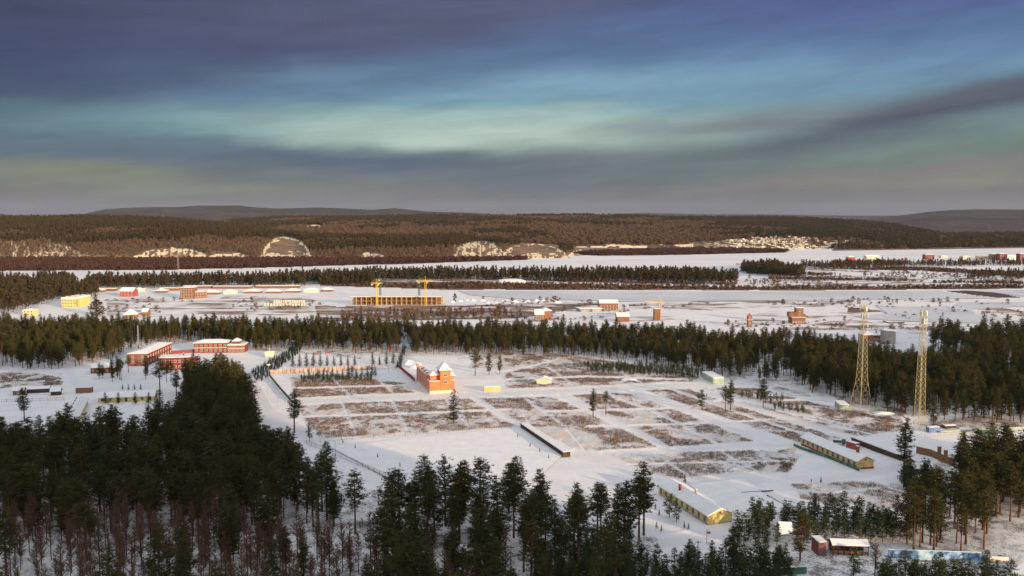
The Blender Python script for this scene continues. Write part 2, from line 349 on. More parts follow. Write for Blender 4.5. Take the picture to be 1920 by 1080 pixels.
sheet('frozen_channel', [(860,545),(1100,546.5),(1400,547),(1760,545),(1800,552),(1880,559),(1700,561),(1500,563),(1180,565),(1060,562),(960,560),(880,553)][::-1], .35, M['ice2'])
sheet('frozen_channel', [(1800,544),(2300,543),(2300,556),(1930,557),(1860,548)][::-1], .36, M['ice2'])
sheet('frozen_pond', [(1640,572),(1700,575),(1790,574),(1800,567),(1900,566),(2100,568),(2100,576),(1900,575),(1820,579),(1830,590),(1900,598),(1850,606),(1700,602),(1630,598),(1600,592),(1665,588)][::-1], .37, M['ice2'])
sheet('snow_pitch', RINK[::-1], .3, M['snow'])
sheet('snow_yard', [(1290,908),(1395,897),(1438,930),(1488,952),(1480,962),(1378,968)][::-1], .3, M['snow'])

# ------------------------------------------------------------ hills
def yd(y): return CAMH*F/(y-HY)                       # distance of level ground seen at picture height y
def curve(xs, vs): return lambda t: np.interp(960+F*t, xs, vs)
def crest_h(y, D): return CAMH - (y-HY)*D/F
class Ridge:
    def __init__(s, xs, yc, D0, D1, back, pw=.8, rough=8, ns=350): s.xs = xs; s.yc = yc; s.D0 = D0; s.D1 = D1; s.back = back; s.pw = pw; s.rough = rough; s.ns = ns
    def z(s, X, Y):
        t = X/Y; d0 = np.interp(960+F*t, s.xs, s.D0); d1 = np.interp(960+F*t, s.xs, s.D1)
        h = crest_h(np.interp(960+F*t, s.xs, s.yc), d1)
        u = (Y-d0)/(d1-d0)
        up = np.clip(u, 0, 1)**s.pw; up = np.where(u < 1, up*(1.15-.15*up), 1.)
        z = h*up*np.where(u > 1, 1-.6*smooth01((Y-d1)/s.back), 1.)
        z = z + (fbm(X, Y, s.ns, 4)-.5)*2*s.rough*np.clip(u*3, 0, 1)*np.clip(1.6-u, .25, 1)
        return np.where(u > 0, z, -6 + 0*z)
    def grid(s, name, nt, nd, m, paint=None):
        tt = np.linspace((s.xs[0]-960)/F, (s.xs[-1]-960)/F, nt); uu = np.concatenate([np.linspace(-.03, 1.05, nd), np.linspace(1.1, 1+1.2*s.back/float(np.mean(np.array(s.D1)-np.array(s.D0))), 14)])
        d0 = np.interp(960+F*tt, s.xs, s.D0); d1 = np.interp(960+F*tt, s.xs, s.D1)
        Y = d0[None]+(d1-d0)[None]*uu[:,None]; X = tt[None]*Y; Z = s.z(X, Y)
        me = gridmesh(name, np.stack([X, Y, Z], -1)); x, y = proj(X, Y, Z)
        attr(me, 'cliff', paint(x, y, X, Y) if paint else 0*x)
        return tag(obj(name, me, m), kind='structure')
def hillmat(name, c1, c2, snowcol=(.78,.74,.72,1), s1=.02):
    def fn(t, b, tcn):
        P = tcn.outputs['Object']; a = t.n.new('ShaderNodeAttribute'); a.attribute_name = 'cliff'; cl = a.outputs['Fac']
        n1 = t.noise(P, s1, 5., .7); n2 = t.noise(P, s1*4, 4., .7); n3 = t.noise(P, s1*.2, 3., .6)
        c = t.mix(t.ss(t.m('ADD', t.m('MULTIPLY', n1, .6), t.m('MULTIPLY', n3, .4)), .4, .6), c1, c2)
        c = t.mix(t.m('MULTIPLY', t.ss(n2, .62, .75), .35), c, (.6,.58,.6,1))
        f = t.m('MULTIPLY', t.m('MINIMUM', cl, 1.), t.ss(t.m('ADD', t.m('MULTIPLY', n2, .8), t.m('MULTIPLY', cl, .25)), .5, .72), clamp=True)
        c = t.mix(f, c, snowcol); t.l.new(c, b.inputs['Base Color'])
        bn = t.n.new('ShaderNodeBump'); bn.inputs['Strength'].default_value = .8; bn.inputs['Distance'].default_value = 6
        t.l.new(t.noise(P, s1*1.5, 5., .65), bn.inputs['Height']); t.l.new(bn.outputs[0], b.inputs['Normal'])
    return mat(name, (0,0,0), .95, fn=fn, spec=.1)
M['hillA'] = hillmat('riverside_hill_ground', (.15,.10,.07,1), (.27,.18,.115,1), (.82,.66,.44,1))  # last colour: snow with golden low sunlight painted in
M['hillB'] = hillmat('far_hill_ground', (.08,.055,.04,1), (.17,.115,.08,1), (.88,.70,.46,1), .012)  # snow colour here also carries the gold of the sunlight
M['mount'] = hillmat('mountain_ground', (.04,.035,.04,1), (.085,.065,.065,1), (.4,.38,.4,1), .004)

def ell(x, y, cx, cy, rx, ry): return ((x-cx)/rx)**2+((y-cy)/ry)**2
CL = [  # open snowy or rocky faces of the riverside hill: cx, base y, half width, height, rim-only?
 (322,485,68,20,0), (430,486,42,11,0), (536,486,47,41,1), (698,487,26,13,0), (900,484,48,30,2), (1000,484,62,27,3), (1100,484,40,18,0)]
def cliffA(x, y, X=None, Y=None):
    c = np.zeros(x.shape); n = fbm(x, y*3, 14, 3)-.5; n2 = fbm(x, y*.5, 3.6, 4, .65)
    for cx, by, rw, h, k in CL:
        e = ell(x+n*(16 if k != 1 else 6), y+n*(9 if k != 1 else 4), cx, by, rw, h); inn = (e < 1) & (y < by+1)
        if k == 0: v = np.where(e > .35, 1.3, .5)*(.2+1.3*(n2 > .47))
        elif k == 1: v = np.where((e > .84+n*.3) | (y > by-8-n*26), 1.5*(n2 > .38)+.3, .0)
        elif k == 2: v = .35+1.0*(n2 > .5)
        else: v = np.where((e > .82+n*.4) | (y > by-8-n*24), 1.2*(n2 > .45)+.15, .05)
        c = np.where(inn, np.maximum(c, v), c)
    streak = ((x < 135) & (y > 437+n*14) & (y < 482)) | ((x > 850) & (x < 935) & (y > 455) & (y < 482))
    c = np.where(streak & (n2 > .5), np.maximum(c, 1.1), c)
    c = np.where((x > 135) & (x < 200) & (y > 470) & (y < 484) & (n2 > .55), .9, c)
    return c
def openA(x, y): # where no trees stand
    o = np.zeros(x.shape, bool)
    for cx, by, rw, h, k in CL: o |= (ell(x, y, cx, by, rw, h) < 1.02)
    return o
XA = [-420, 0, 120, 250, 330, 400, 460, 520, 580, 640, 700, 800, 880, 950, 1010, 1060, 1100, 1140, 1180]
YA = [400, 405, 404, 404, 407, 413, 421, 430, 436, 438.5, 439, 440, 441, 445, 450, 456, 463, 472, 482]
bA = [484, 484, 484, 484, 484, 485, 485, 485, 486, 486, 486, 486, 485, 484, 484, 484, 484, 484, 484]
D0A = [yd(y) for y in bA]; D1A = [3350,3350,3350,3300,3200,3100,3000,2850,2750,2720,2700,2650,2600,2550,2500,2450,2400,2350,2300]
YAp = [y + 20*F/d for y, d in zip(YA, D1A)]           # ground crest sits a tree height lower
RA = Ridge(XA, YAp, D0A, D1A, 900, .62, 9, 240)
RA.grid('hill', 620, 150, M['hillA'], cliffA)
XB = [380, 440, 560, 620, 800, 1000, 1100, 1280, 1400, 1500, 1600, 1660, 1700, 1740, 1780]
YB = [418, 411, 406, 404.5, 403, 402, 403.5, 404.5, 407, 408, 411, 416, 423, 431, 440]
D0B = [3500,3400,3300,3200,3000,2900,2850,2800,2720,2700,2760,2850,2950,3200,3400]
D1B = [5600,5600,5400,5400,5400,5300,5200,5200,5200,5100,5000,4900,4700,4400,4000]
YBp = [y + 14*F/d for y, d in zip(YB, D1B)]
RB = Ridge(XB, YBp, D0B, D1B, 1600, .75, 20, 520)
def paintB(x, y, X, Y):
    c = np.zeros(x.shape); n = fbm(x, y*4, 18, 3)-.5
    c = np.where(ell(x+n*10, y+n*4, 588, 425, 20, 4) < 1, 2.2, c); c = np.where(ell(x+n*16, y+n*3, 945, 428, 36, 4) < .8, .9, c)
    c = np.where(ell(x+n*6, y+n*2, 968, 423, 9, 2) < 1, 1.8, c)
    vill = (x > 1290) & (x < 1640) & (y > 443+n*10+np.abs(x-1490)*.05) ; c = np.where(vill, np.clip(1.15-np.abs(x-1455)/190, .15, 1.)*1.5*(fbm(x, y*4, 7, 3) > .45), c)
    c = np.where((x > 1080) & (x < 1300) & (y > 457) & (n > -.02), 1.4, c)
    return c
RB.grid('hill', 620, 160, M['hillB'], paintB)
def crest(name, xs, ycs, D0, D1, back, ns=1500, rough=35):
    n = len(xs); r = Ridge(xs, ycs, [D0]*n, [D1]*n, back, 1.1, rough, ns); return r.grid(name, 420, 60, M['mount'], lambda x, y, X, Y: ((fbm(x, y*4, 9, 3) > .68) & (y > 396))*.4), r
crest('mountain', [100,160,200,240,290,340,380,450,480,520,600,640,700,740,800,860,950,1010], [420,402,393,391,389,388,385.5,385,388,390,388,389,392,389,395,397,402,412], 6500, 9500, 3000)
crest('mountain', [960,1100,1160,1210,1270,1340,1420,1560,1700,1800], [415,405,401,399.5,399.5,401.5,403,403.5,404,415], 11000, 15000, 5000)
crest('mountain', [1540,1600,1660,1700,1740,1780,1830,1900,2000,2300], [425,413,406,402,397,394,393,394,392,396], 5200, 8600, 4000, 1800, 30)
crest('mountain', [-500,-200,-60,0,20,50], [398,396,398,400,404,418], 7500, 9500, 3000)

# the wooded hill the viewpoint stands on, plus an unseen ridge added behind right to shade the left
def viewhill_shade_ridge(X, Y):
    a = 101*np.exp(-((X/150)**2))*np.clip(1-np.maximum(Y, 0)/215, 0, 1)**1.25*np.where(Y < 0, np.exp(-(Y/420)**2), 1)
    p = (X-Y)*.7071; q = (X+Y)*.7071
    b = HH*np.exp(-(np.maximum(p-HP, HP-p)/HW)**2)*smooth01((QE-q)/70)*smooth01((q+500)/200)
    return np.maximum(a, b) - 1.5
HH = 148; HP = 190; HW = 110; QE = 262
gx = np.linspace(-900, 900, 181); gy = np.linspace(-900, 320, 123); GX, GY = np.meshgrid(gx, gy)
gz = viewhill_shade_ridge(GX, GY)
tag(obj('hill', gridmesh('hill', np.stack([GX, GY, gz], -1)), M['snow']), kind='structure')
# ------------------------------------------------------------ plants
def tufts(C, n, size, wid, r, up=.35):
    "n thin pointed needles round each centre: returns verts, tris"
    C = np.repeat(np.asarray(C), n, 0); d = r.normal(size=C.shape); d[:, 2] = np.abs(d[:, 2])*.6 + up*r.normal(size=len(C))*.4
    d /= np.linalg.norm(d, axis=1, keepdims=True); s = np.cross(d, r.normal(size=C.shape)); s /= np.linalg.norm(s, axis=1, keepdims=True)+1e-9
    L = size*r.uniform(.6, 1.2, (len(C), 1)); v = np.stack([C - s*wid, C + s*wid, C + d*L], 1).reshape(-1, 3)
    return v, np.arange(len(v)).reshape(-1, 3)
def conifer(seed, H, cb, rad, shape, nw, nb, nt, k, size, wid, droop=0., gaps=.15):
    r = np.random.default_rng(seed); C = []; limbs = MB(); lean = r.normal(size=2)*.012*H
    def axis(z): return np.array([lean[0]*(z/H)**2, lean[1]*(z/H)**2, z])
    for i in range(nw):
        u = (i+.5)/nw; z = H*(cb+(1-cb)*u*.985)
        R_ = rad*shape(u)
        for b in range(nb):
            if r.random() < gaps*(1.2-u): continue
            a = r.uniform(0, 2*math.pi); L = R_*r.uniform(.55, 1.15)
            rise = r.uniform(.05, .45)*(1-droop) - droop*.35
            e = axis(z + r.uniform(-.4, .4)*H/nw); tip = e + np.array([math.cos(a)*L, math.sin(a)*L, L*rise + u*.12*H/nw])
            if L > rad*.45 and nb > 3 and i % 2 == 0: limbs.bar(e, e*.25+tip*.75, .045, .02, 3)
            m = max(1, int(nt*L/rad+.5))
            for j in range(m):
                s = .3+.75*(j+.5*r.random())/m; C.append(e + (tip-e)*s + r.normal(size=3)*.16*rad*np.array([1,1,.45]))
    C.append(axis(H*.985)); C.append(axis(H*.96))
    v, f = tufts(C, k, size, wid, r)
    crown = npmesh('crown', v, f, 3)
    tr = MB(); zs = [-.6, H*.25, H*.55, H*.8, H]; rr = [.018*H, .0135*H, .010*H, .006*H, .01]
    for a, b, q, p in zip(zs[:-1], zs[1:], rr[:-1], rr[1:]): tr.bar(axis(max(a,0))*[1,1,0]+[0,0,a], axis(b), q, p, 6)
    o = len(tr.v); tr.v += limbs.v; tr.f += [tuple(i+o for i in q) for q in limbs.f]
    return crown, tr.mesh('trunk')
pine_shape = lambda u: (1-u)**.62*(.55+.9*min(1, u*3))*1.02 if u < .999 else .05
cone_shape = lambda u: (1-u)**.8 + .04
def bare(seed, H, spread, nbr, ntw, w0=.05):
    r = np.random.default_rng(seed); tr = MB(); V = []; 
    tr.bar((0,0,-.5), (0,0,H*.6), .011*H, .007*H, 5); tr.bar((0,0,H*.6), (0,0,H), .007*H, .01, 4)
    for i in range(nbr):
        u = r.uniform(.22, .97); z = H*u; a = r.uniform(0, 6.28); L = spread*H*(1.05-u)**.6*r.uniform(.6, 1.1)
        d = np.array([math.cos(a), math.sin(a), r.uniform(.5, 1.4)]); d /= np.linalg.norm(d); b = np.array([0,0,z]); tip = b+d*L
        tr.bar(b, tip, .03, .01, 3)
        for j in range(ntw):
            s = r.uniform(.15, 1.0); p = b+d*L*s; q = d*.7+r.normal(size=3)*.6; q /= np.linalg.norm(q); l = L*.38*r.uniform(.5, 1.1)
            n = np.cross(q, r.normal(size=3)); n /= np.linalg.norm(n); V += [p-n*w0, p+n*w0, p+q*l]
    V = np.array(V); return npmesh('twigs', V, np.arange(len(V)).reshape(-1, 3), 3), tr.mesh('trunk')
def clump(seed, rx, h, n, w0, base=0.):
    r = np.random.default_rng(seed); V = []
    for i in range(n):
        a = r.uniform(0, 6.28); q = math.sqrt(r.random())*rx; p = np.array([q*math.cos(a), q*math.sin(a), base]); l = h*r.uniform(.5, 1.)*(1-.4*q/rx)
        d = np.array([r.normal()*.3+.25*math.cos(a), r.normal()*.3+.25*math.sin(a), 1.]); s = np.cross(d, r.normal(size=3)); s /= np.linalg.norm(s)
        V += [p-s*w0, p+s*w0, p+d*l]
    V = np.array(V); return npmesh('clump', V, np.arange(len(V)).reshape(-1, 3), 3)
def blobtree(seed, H, cb, rx, n, size, m, trunk=True, cone=0.):
    r = np.random.default_rng(seed); C = []
    for i in range(n):
        u = r.random(); rr = rx*((math.sin(math.pi*min(1, u*.8+.2))**.7)*(1-cone)+cone*(1-u)); a = r.uniform(0, 6.28); q = math.sqrt(r.random())*rr
        C.append((q*math.cos(a), q*math.sin(a), H*(cb+(1-cb)*u)))
    v, f = tufts(C, 3, size, size*.28, r, .6); v = list(map(tuple, v)); f = [tuple(x) for x in f]
    mb = MB(); mb.v = v; mb.f = f; nf_ = len(f)
    if trunk: mb.bar((0,0,-1), (0,0,H*.8), .014*H, .006*H, 4)
    me = mb.mesh('far_tree'); me.materials.append(m); me.materials.append(M['darkbark'])
    idx = np.zeros(len(me.polygons), 'i4'); idx[nf_:] = 1; me.polygons.foreach_set('material_index', idx); return me

PINES = []      # (crown, trunk, height)
for s, (H, cb, rad, nw, nb) in enumerate([(22,.24,3.5,19,7), (23,.36,3.8,15,8), (21,.14,3.4,20,7), (22,.46,4.0,13,8), (22,.30,3.2,18,7), (21,.40,3.7,14,7), (22,.08,3.9,22,7), (23,.52,3.0,11,7), (20,.2,2.6,18,6)]):
    c, t = conifer(11+s, H, cb, rad, pine_shape, nw, nb, 7, 9, .95, .085)
    c.materials.append(M['pine']); t.materials.append(M['bark']); PINES.append((c, t, H))
SPRUCE = []
for s in range(3):
    c, t = conifer(51+s, 8, .06, 1.9, cone_shape, 16, 7, 5, 8, .5, .05, .25, .05)
    c.materials.append(M['spruce']); t.materials.append(M['darkbark']); SPRUCE.append((c, t, 8))
YOUNG = []
for s in range(3):
    c, t = conifer(71+s, 9, .12, 2.1, pine_shape, 10, 6, 5, 8, .7, .065)
    c.materials.append(M['pine2']); t.materials.append(M['bark']); YOUNG.append((c, t, 9))
LARCH = []
for s in range(4):
    c, t = bare(91+s, 15, .22, 70, 30, .042)
    c.materials.append(M['twig']); t.materials.append(M['darkbark']); LARCH.append((c, t, 15))

def plant(kindname, proto, x, y, h, label, cat, group=None, foliage_name='crown', wide=1., world=False):
    c, t, H = proto; p = Vector((x, y, 0)) if world else G(x, y)
    e = thing(kindname, label, cat, p, random.uniform(0, 6.28), group); s = h/H; e.scale = (s*wide, s*wide, s)
    for nm, me in (('trunk', t), (foliage_name, c)):
        o = bpy.data.objects.new(nm, me); link(o, e)
    return e

# scatter: one object made of many small plants nobody could count
def scatter(name, pts, scl, protos, label, cat, kind='stuff', zscl=None):
    "protos: list of lists of objects' (mesh[s]) ; pts Nx3"
    coll = bpy.data.collections.new(name+'_sources')
    for i, ms in enumerate(protos):
        if len(ms) == 1: me = ms[0]
        else:                                          # merge crown and trunk into one source mesh
            me = bpy.data.meshes.new('plant'); v = []; f = []; mi = []
            for j, q in enumerate(ms):
                o = len(v); v += [tuple(x.co) for x in q.vertices]; f += [tuple(k+o for k in p.vertices) for p in q.polygons]; mi += [j]*len(q.polygons)
            me.from_pydata(v, [], f)
            for q in ms: me.materials.append(q.materials[0])
            me.polygons.foreach_set('material_index', np.array(mi, 'i4'))
        o = bpy.data.objects.new('%s_source_%02d' % (name, i), me); coll.objects.link(o)
    me = bpy.data.meshes.new(name); pts = np.asarray(pts, 'f4'); me.vertices.add(len(pts)); me.vertices.foreach_set('co', pts.ravel())
    n = len(pts); sx = np.asarray(scl, 'f4'); sz = sx*(np.asarray(zscl, 'f4') if zscl is not None else rng.uniform(.85, 1.15, n))
    a = me.attributes.new('scl', 'FLOAT_VECTOR', 'POINT'); a.data.foreach_set('vector', np.stack([sx, sx, sz], 1).astype('f4').ravel())
    a = me.attributes.new('rotz', 'FLOAT_VECTOR', 'POINT'); a.data.foreach_set('vector', np.stack([rng.normal(0,.02,n), rng.normal(0,.02,n), rng.uniform(0, 6.28, n)], 1).astype('f4').ravel())
    a = me.attributes.new('pick', 'INT', 'POINT'); a.data.foreach_set('value', rng.integers(0, len(protos), n).astype('i4'))
    ng = bpy.data.node_groups.new(name+'_scatter', 'GeometryNodeTree')
    ng.interface.new_socket('Geometry', in_out='INPUT', socket_type='NodeSocketGeometry'); ng.interface.new_socket('Geometry', in_out='OUTPUT', socket_type='NodeSocketGeometry')
    N = ng.nodes; L = ng.links; gi = N.new('NodeGroupInput'); go = N.new('NodeGroupOutput'); iop = N.new('GeometryNodeInstanceOnPoints'); ci = N.new('GeometryNodeCollectionInfo')
    m2p = N.new('GeometryNodeMeshToPoints')
    ci.inputs['Collection'].default_value = coll; ci.inputs['Separate Children'].default_value = True; ci.inputs['Reset Children'].default_value = True
    def na(nm, ty): q = N.new('GeometryNodeInputNamedAttribute'); q.data_type = ty; q.inputs['Name'].default_value = nm; return q.outputs['Attribute']
    er = N.new('FunctionNodeEulerToRotation'); L.new(na('rotz', 'FLOAT_VECTOR'), er.inputs[0])
    L.new(gi.outputs[0], m2p.inputs[0]); L.new(m2p.outputs[0], iop.inputs['Points']); L.new(ci.outputs[0], iop.inputs['Instance'])
    iop.inputs['Pick Instance'].default_value = True; L.new(na('pick', 'INT'), iop.inputs['Instance Index'])
    L.new(er.outputs[0], iop.inputs['Rotation']); L.new(na('scl', 'FLOAT_VECTOR'), iop.inputs['Scale']); L.new(iop.outputs[0], go.inputs[0])
    o = bpy.data.objects.new(name, me); link(o); md = o.modifiers.new('scatter', 'NODES'); md.node_group = ng
    return tag(o, label, cat, None, kind)

def jitter(x0, x1, y0, y1, sp, jit=.9):
    xs, ys_ = np.meshgrid(np.arange(x0, x1, sp), np.arange(y0, y1, sp)); xs = xs.ravel(); ys_ = ys_.ravel()
    return xs + rng.uniform(-.5, .5, xs.size)*sp*jit, ys_ + rng.uniform(-.5, .5, xs.size)*sp*jit

# riverside willow brush and far vegetation
FARP = [blobtree(i, 20, .22, 3.4, 42, 2.6, M['farpine'], True, .35) for i in range(4)]
FARB = [blobtree(10+i, 16, .12, 4.0, 40, 2.6, M['fartwig'], True) for i in range(3)]
WIL = [blobtree(20+i, 6, .0, 5., 34, 2.8, M['willow'], False) for i in range(3)]
BUSH = [blobtree(30+i, 5, .0, 3.5, 40, 1.6, M['twig'], False) for i in range(3)]
DBUSH = [blobtree(40+i, 5, .0, 3.2, 40, 1.6, M['farpine'], False) for i in range(3)]
ROUND = blobtree(77, 17, .05, 7.5, 420, 1.6, M['farpine'], True)
KEEP = []       # (x, y, radius) ground that stays clear of trees: filled from the buildings' footprints
def clear(x, y, r): p = G(x, y); KEEP.append((p.x, p.y, r))
for a in [(340,660,14),(390,668,14),(440,660,14),(275,680,14),(300,668,14),(320,676,12),(355,690,12),(195,695,11),(215,690,10),(1325,715,9),(1612,765,9),(1725,803,7),(1578,766,6),(50,740,12),(100,735,12),(155,735,9),
          (1590,1035,8),(1541,1040,4),(1475,1010,6),(1615,1036,7),(1300,970,14),(1340,985,12),(1260,945,14),(1712,880,6),(1728,890,6),(832,1050,6),(690,985,6),(885,1045,6)]: clear(*a)
# ------------------------------------------------------------ building materials
def wallm(name, rgb_, var=.12): return mat(name, rgb_, .85, var=var, vscale=.35)
M['yellow'] = wallm('yellow_plaster', (.64,.52,.20), .16); M['ochre'] = wallm('ochre_plaster', (.68,.46,.20)); M['orange'] = wallm('orange_plaster', (.66,.20,.085))
def brickfn(col, mortar, sc=1.):
    def fn(t, b, tcn):
        br = t.n.new('ShaderNodeTexBrick'); t.set(br.inputs['Scale'], sc); t.l.new(tcn.outputs['Object'], br.inputs['Vector'])
        br.inputs['Color1'].default_value = col+(1,); br.inputs['Color2'].default_value = tuple(c*.75 for c in col)+(1,); br.inputs['Mortar'].default_value = mortar+(1,)
        nz = t.noise(tcn.outputs['Object'], .3, 4., .6); c = t.mix(t.ss(nz, .35, .7, 0., .35), br.outputs[0], tuple(c*.55 for c in col)+(1,)); t.l.new(c, b.inputs['Base Color'])
    return fn
M['redbrick'] = mat('red_brick', (0,0,0), .9, fn=brickfn((.23,.055,.055), (.26,.13,.12), 1.6)); M['brownbrick'] = mat('brown_brick', (0,0,0), .9, fn=brickfn((.25,.12,.07), (.32,.24,.18), 1.2))
M['cream'] = wallm('cream_trim', (.72,.62,.46)); M['white'] = wallm('white_paint', (.75,.74,.72), .06); M['conc'] = wallm('concrete', (.36,.33,.30), .2); M['yconc'] = wallm('yellow_formwork', (.44,.31,.13), .2)
M['wood'] = mat('brown_boards', (.22,.12,.06), .9, var=.35, vscale=1.5); M['dwood'] = mat('dark_boards', (.075,.05,.04), .9, var=.35, vscale=1.); M['green'] = wallm('green_paint', (.06,.14,.10), .3)
M['lgreen'] = wallm('pale_green_paint', (.34,.42,.33), .15); M['blue'] = wallm('blue_sheet', (.12,.22,.40), .3); M['red'] = wallm('red_paint', (.36,.08,.06), .2); M['grey'] = wallm('grey_steel', (.3,.3,.31), .15)
M['ylw_steel'] = mat('pale_yellow_steel', (.38,.34,.2), .5, var=.2, vscale=.6); M['crane'] = mat('crane_yellow', (.62,.42,.08), .6, var=.15)
M['pinkwall'] = wallm('pinkish_plaster', (.46,.35,.30), .25)
def glassfn(t, b, tcn):
    t.l.new(t.mix(t.noise(tcn.outputs['Object'], .8, 2.), (.02,.025,.03,1), (.09,.10,.11,1)), b.inputs['Base Color']); b.inputs['Roughness'].default_value = .12
M['glass'] = mat('window_glass', (0,0,0), .12, fn=glassfn, spec=.6)
def hoardfn(t, b, tcn):
    P = tcn.outputs['Object']; c = t.ramp(t.noise(P, .22, 4., .6), [(.35, (.55,.68,.78,1)), (.48, (.20,.40,.62,1)), (.55, (.05,.10,.24,1)), (.65, (.35,.55,.75,1))]); t.l.new(c, b.inputs['Base Color'])
M['hoard'] = mat('printed_blue_hoarding', (0,0,0), .6, fn=hoardfn)

class Frame:
    "rectangle on the plain from a near base corner A, the corner B at the end of its long side and C at the end of its short side (photo pixels)"
    def __init__(s, A, B, C, L=None, Wd=None):
        a = G(*A); b = G(*B); c = G(*C); u = (b-a).normalized(); s.L = L or (b-a).length
        v = Vector((-u.y, u.x, 0)); d = (c-a).dot(v); s.sg = 1 if d > 0 else -1; s.W = Wd or abs(d); v = v*s.sg
        s.c = a + u*s.L/2 + v*s.W/2; s.rz = math.atan2(u.y, u.x); s.a = a
def gable(mb, x0, x1, y0, y1, z, h, t=.0, oh=0.):
    ym = (y0+y1)/2; k = h/(ym-y0)
    return mb.prism([(y0-oh, z-oh*k), (y1+oh, z-oh*k), (ym, z+h)], x0-oh, x1+oh)
def slab_gable(mb, x0, x1, y0, y1, z, h, t=.28, oh=.5):
    ym = (y0+y1)/2; k = h/(ym-y0); a = z-oh*k
    return mb.prism([(y0-oh, a), (ym, z+h), (y1+oh, a), (y1+oh, a+t), (ym, z+h+t*1.15), (y0-oh, a+t)][::-1], x0-oh, x1+oh)
def hip(mb, x0, x1, y0, y1, z, h, oh=.5, t=.25):
    x0 -= oh; x1 += oh; y0 -= oh; y1 += oh; d = min(x1-x0, y1-y0)/2; o = len(mb.v); zt = z+t
    if x1-x0 >= y1-y0: r0 = (x0+d, (y0+y1)/2); r1 = (x1-d+.01, (y0+y1)/2)
    else: r0 = ((x0+x1)/2, y0+d); r1 = ((x0+x1)/2, y1-d+.01)
    mb.box(x0, x1, y0, y1, z, zt); b = [(x0,y0,zt+.004),(x1,y0,zt+.004),(x1,y1,zt+.004),(x0,y1,zt+.004)]; R0 = r0+(z+h,); R1 = r1+(z+h,)
    if x1-x0 >= y1-y0: mb.poly([b[0],b[1],R1,R0]); mb.poly([b[2],b[3],R0,R1]); mb.poly([b[1],b[2],R1]); mb.poly([b[3],b[0],R0])
    else: mb.poly([b[1],b[2],R1,R0]); mb.poly([b[3],b[0],R0,R1]); mb.poly([b[0],b[1],R0]); mb.poly([b[2],b[3],R1])
    return mb
_wm = {}
def window(parent, x, y, z, w_, h_, ax, sg, fm='white', name='window', glass=True):
    "ax 'x': on a wall running along x, outward normal sg*y; 'y': wall running along y, normal sg*x"
    key = (round(w_, 2), round(h_, 2), fm, name)
    if key not in _wm:
        f = MB(); t = .12; f.box(-w_/2-t, w_/2+t, -.05, .10, -t, 0); f.box(-w_/2-t, w_/2+t, -.05, .10, h_, h_+t); f.box(-w_/2-t, -w_/2, -.05, .10, 0, h_); f.box(w_/2, w_/2+t, -.05, .10, 0, h_)
        if name == 'window': f.box(-.05, .05, -.05, .09, 0, h_); f.box(-w_/2, -.05, -.05, .09, h_*.68, h_*.68+.07); f.box(.05, w_/2, -.05, .09, h_*.68, h_*.68+.07)
        fmesh = f.mesh(name); fmesh.materials.append(M[fm]); p = MB().box(-w_/2, w_/2, -.04, .04, 0, h_).mesh('pane'); p.materials.append(M['glass' if name == 'window' else 'dwood']); _wm[key] = (fmesh, p)
    fmesh, p = _wm[key]; o = bpy.data.objects.new(name, fmesh); link(o, parent); o.location = (x, y, z)
    o.rotation_euler.z = {('x', -1): math.pi, ('x', 1): 0, ('y', 1): -math.pi/2, ('y', -1): math.pi/2}[(ax, sg)]
    if glass: q = bpy.data.objects.new('pane' if name == 'window' else 'panel', p); link(q, o)
    return o
def chimney(parent, x, y, z0, z1, w_=.7, m='brownbrick', cap=True):
    mb = MB().box(-w_/2, w_/2, -w_/2, w_/2, 0, z1-z0); mb.box(-w_/2-.1, w_/2+.1, -w_/2-.1, w_/2+.1, z1-z0+.003, z1-z0+.2)
    o = obj('chimney', mb, M[m], parent); o.location = (x, y, z0)
    if cap: c = obj('snow_cap', MB().box(-w_/2-.05, w_/2+.05, -w_/2-.05, w_/2+.05, 0, .15), M['roofsnow'], o); c.location = (0, 0, z1-z0+.21)
    return o
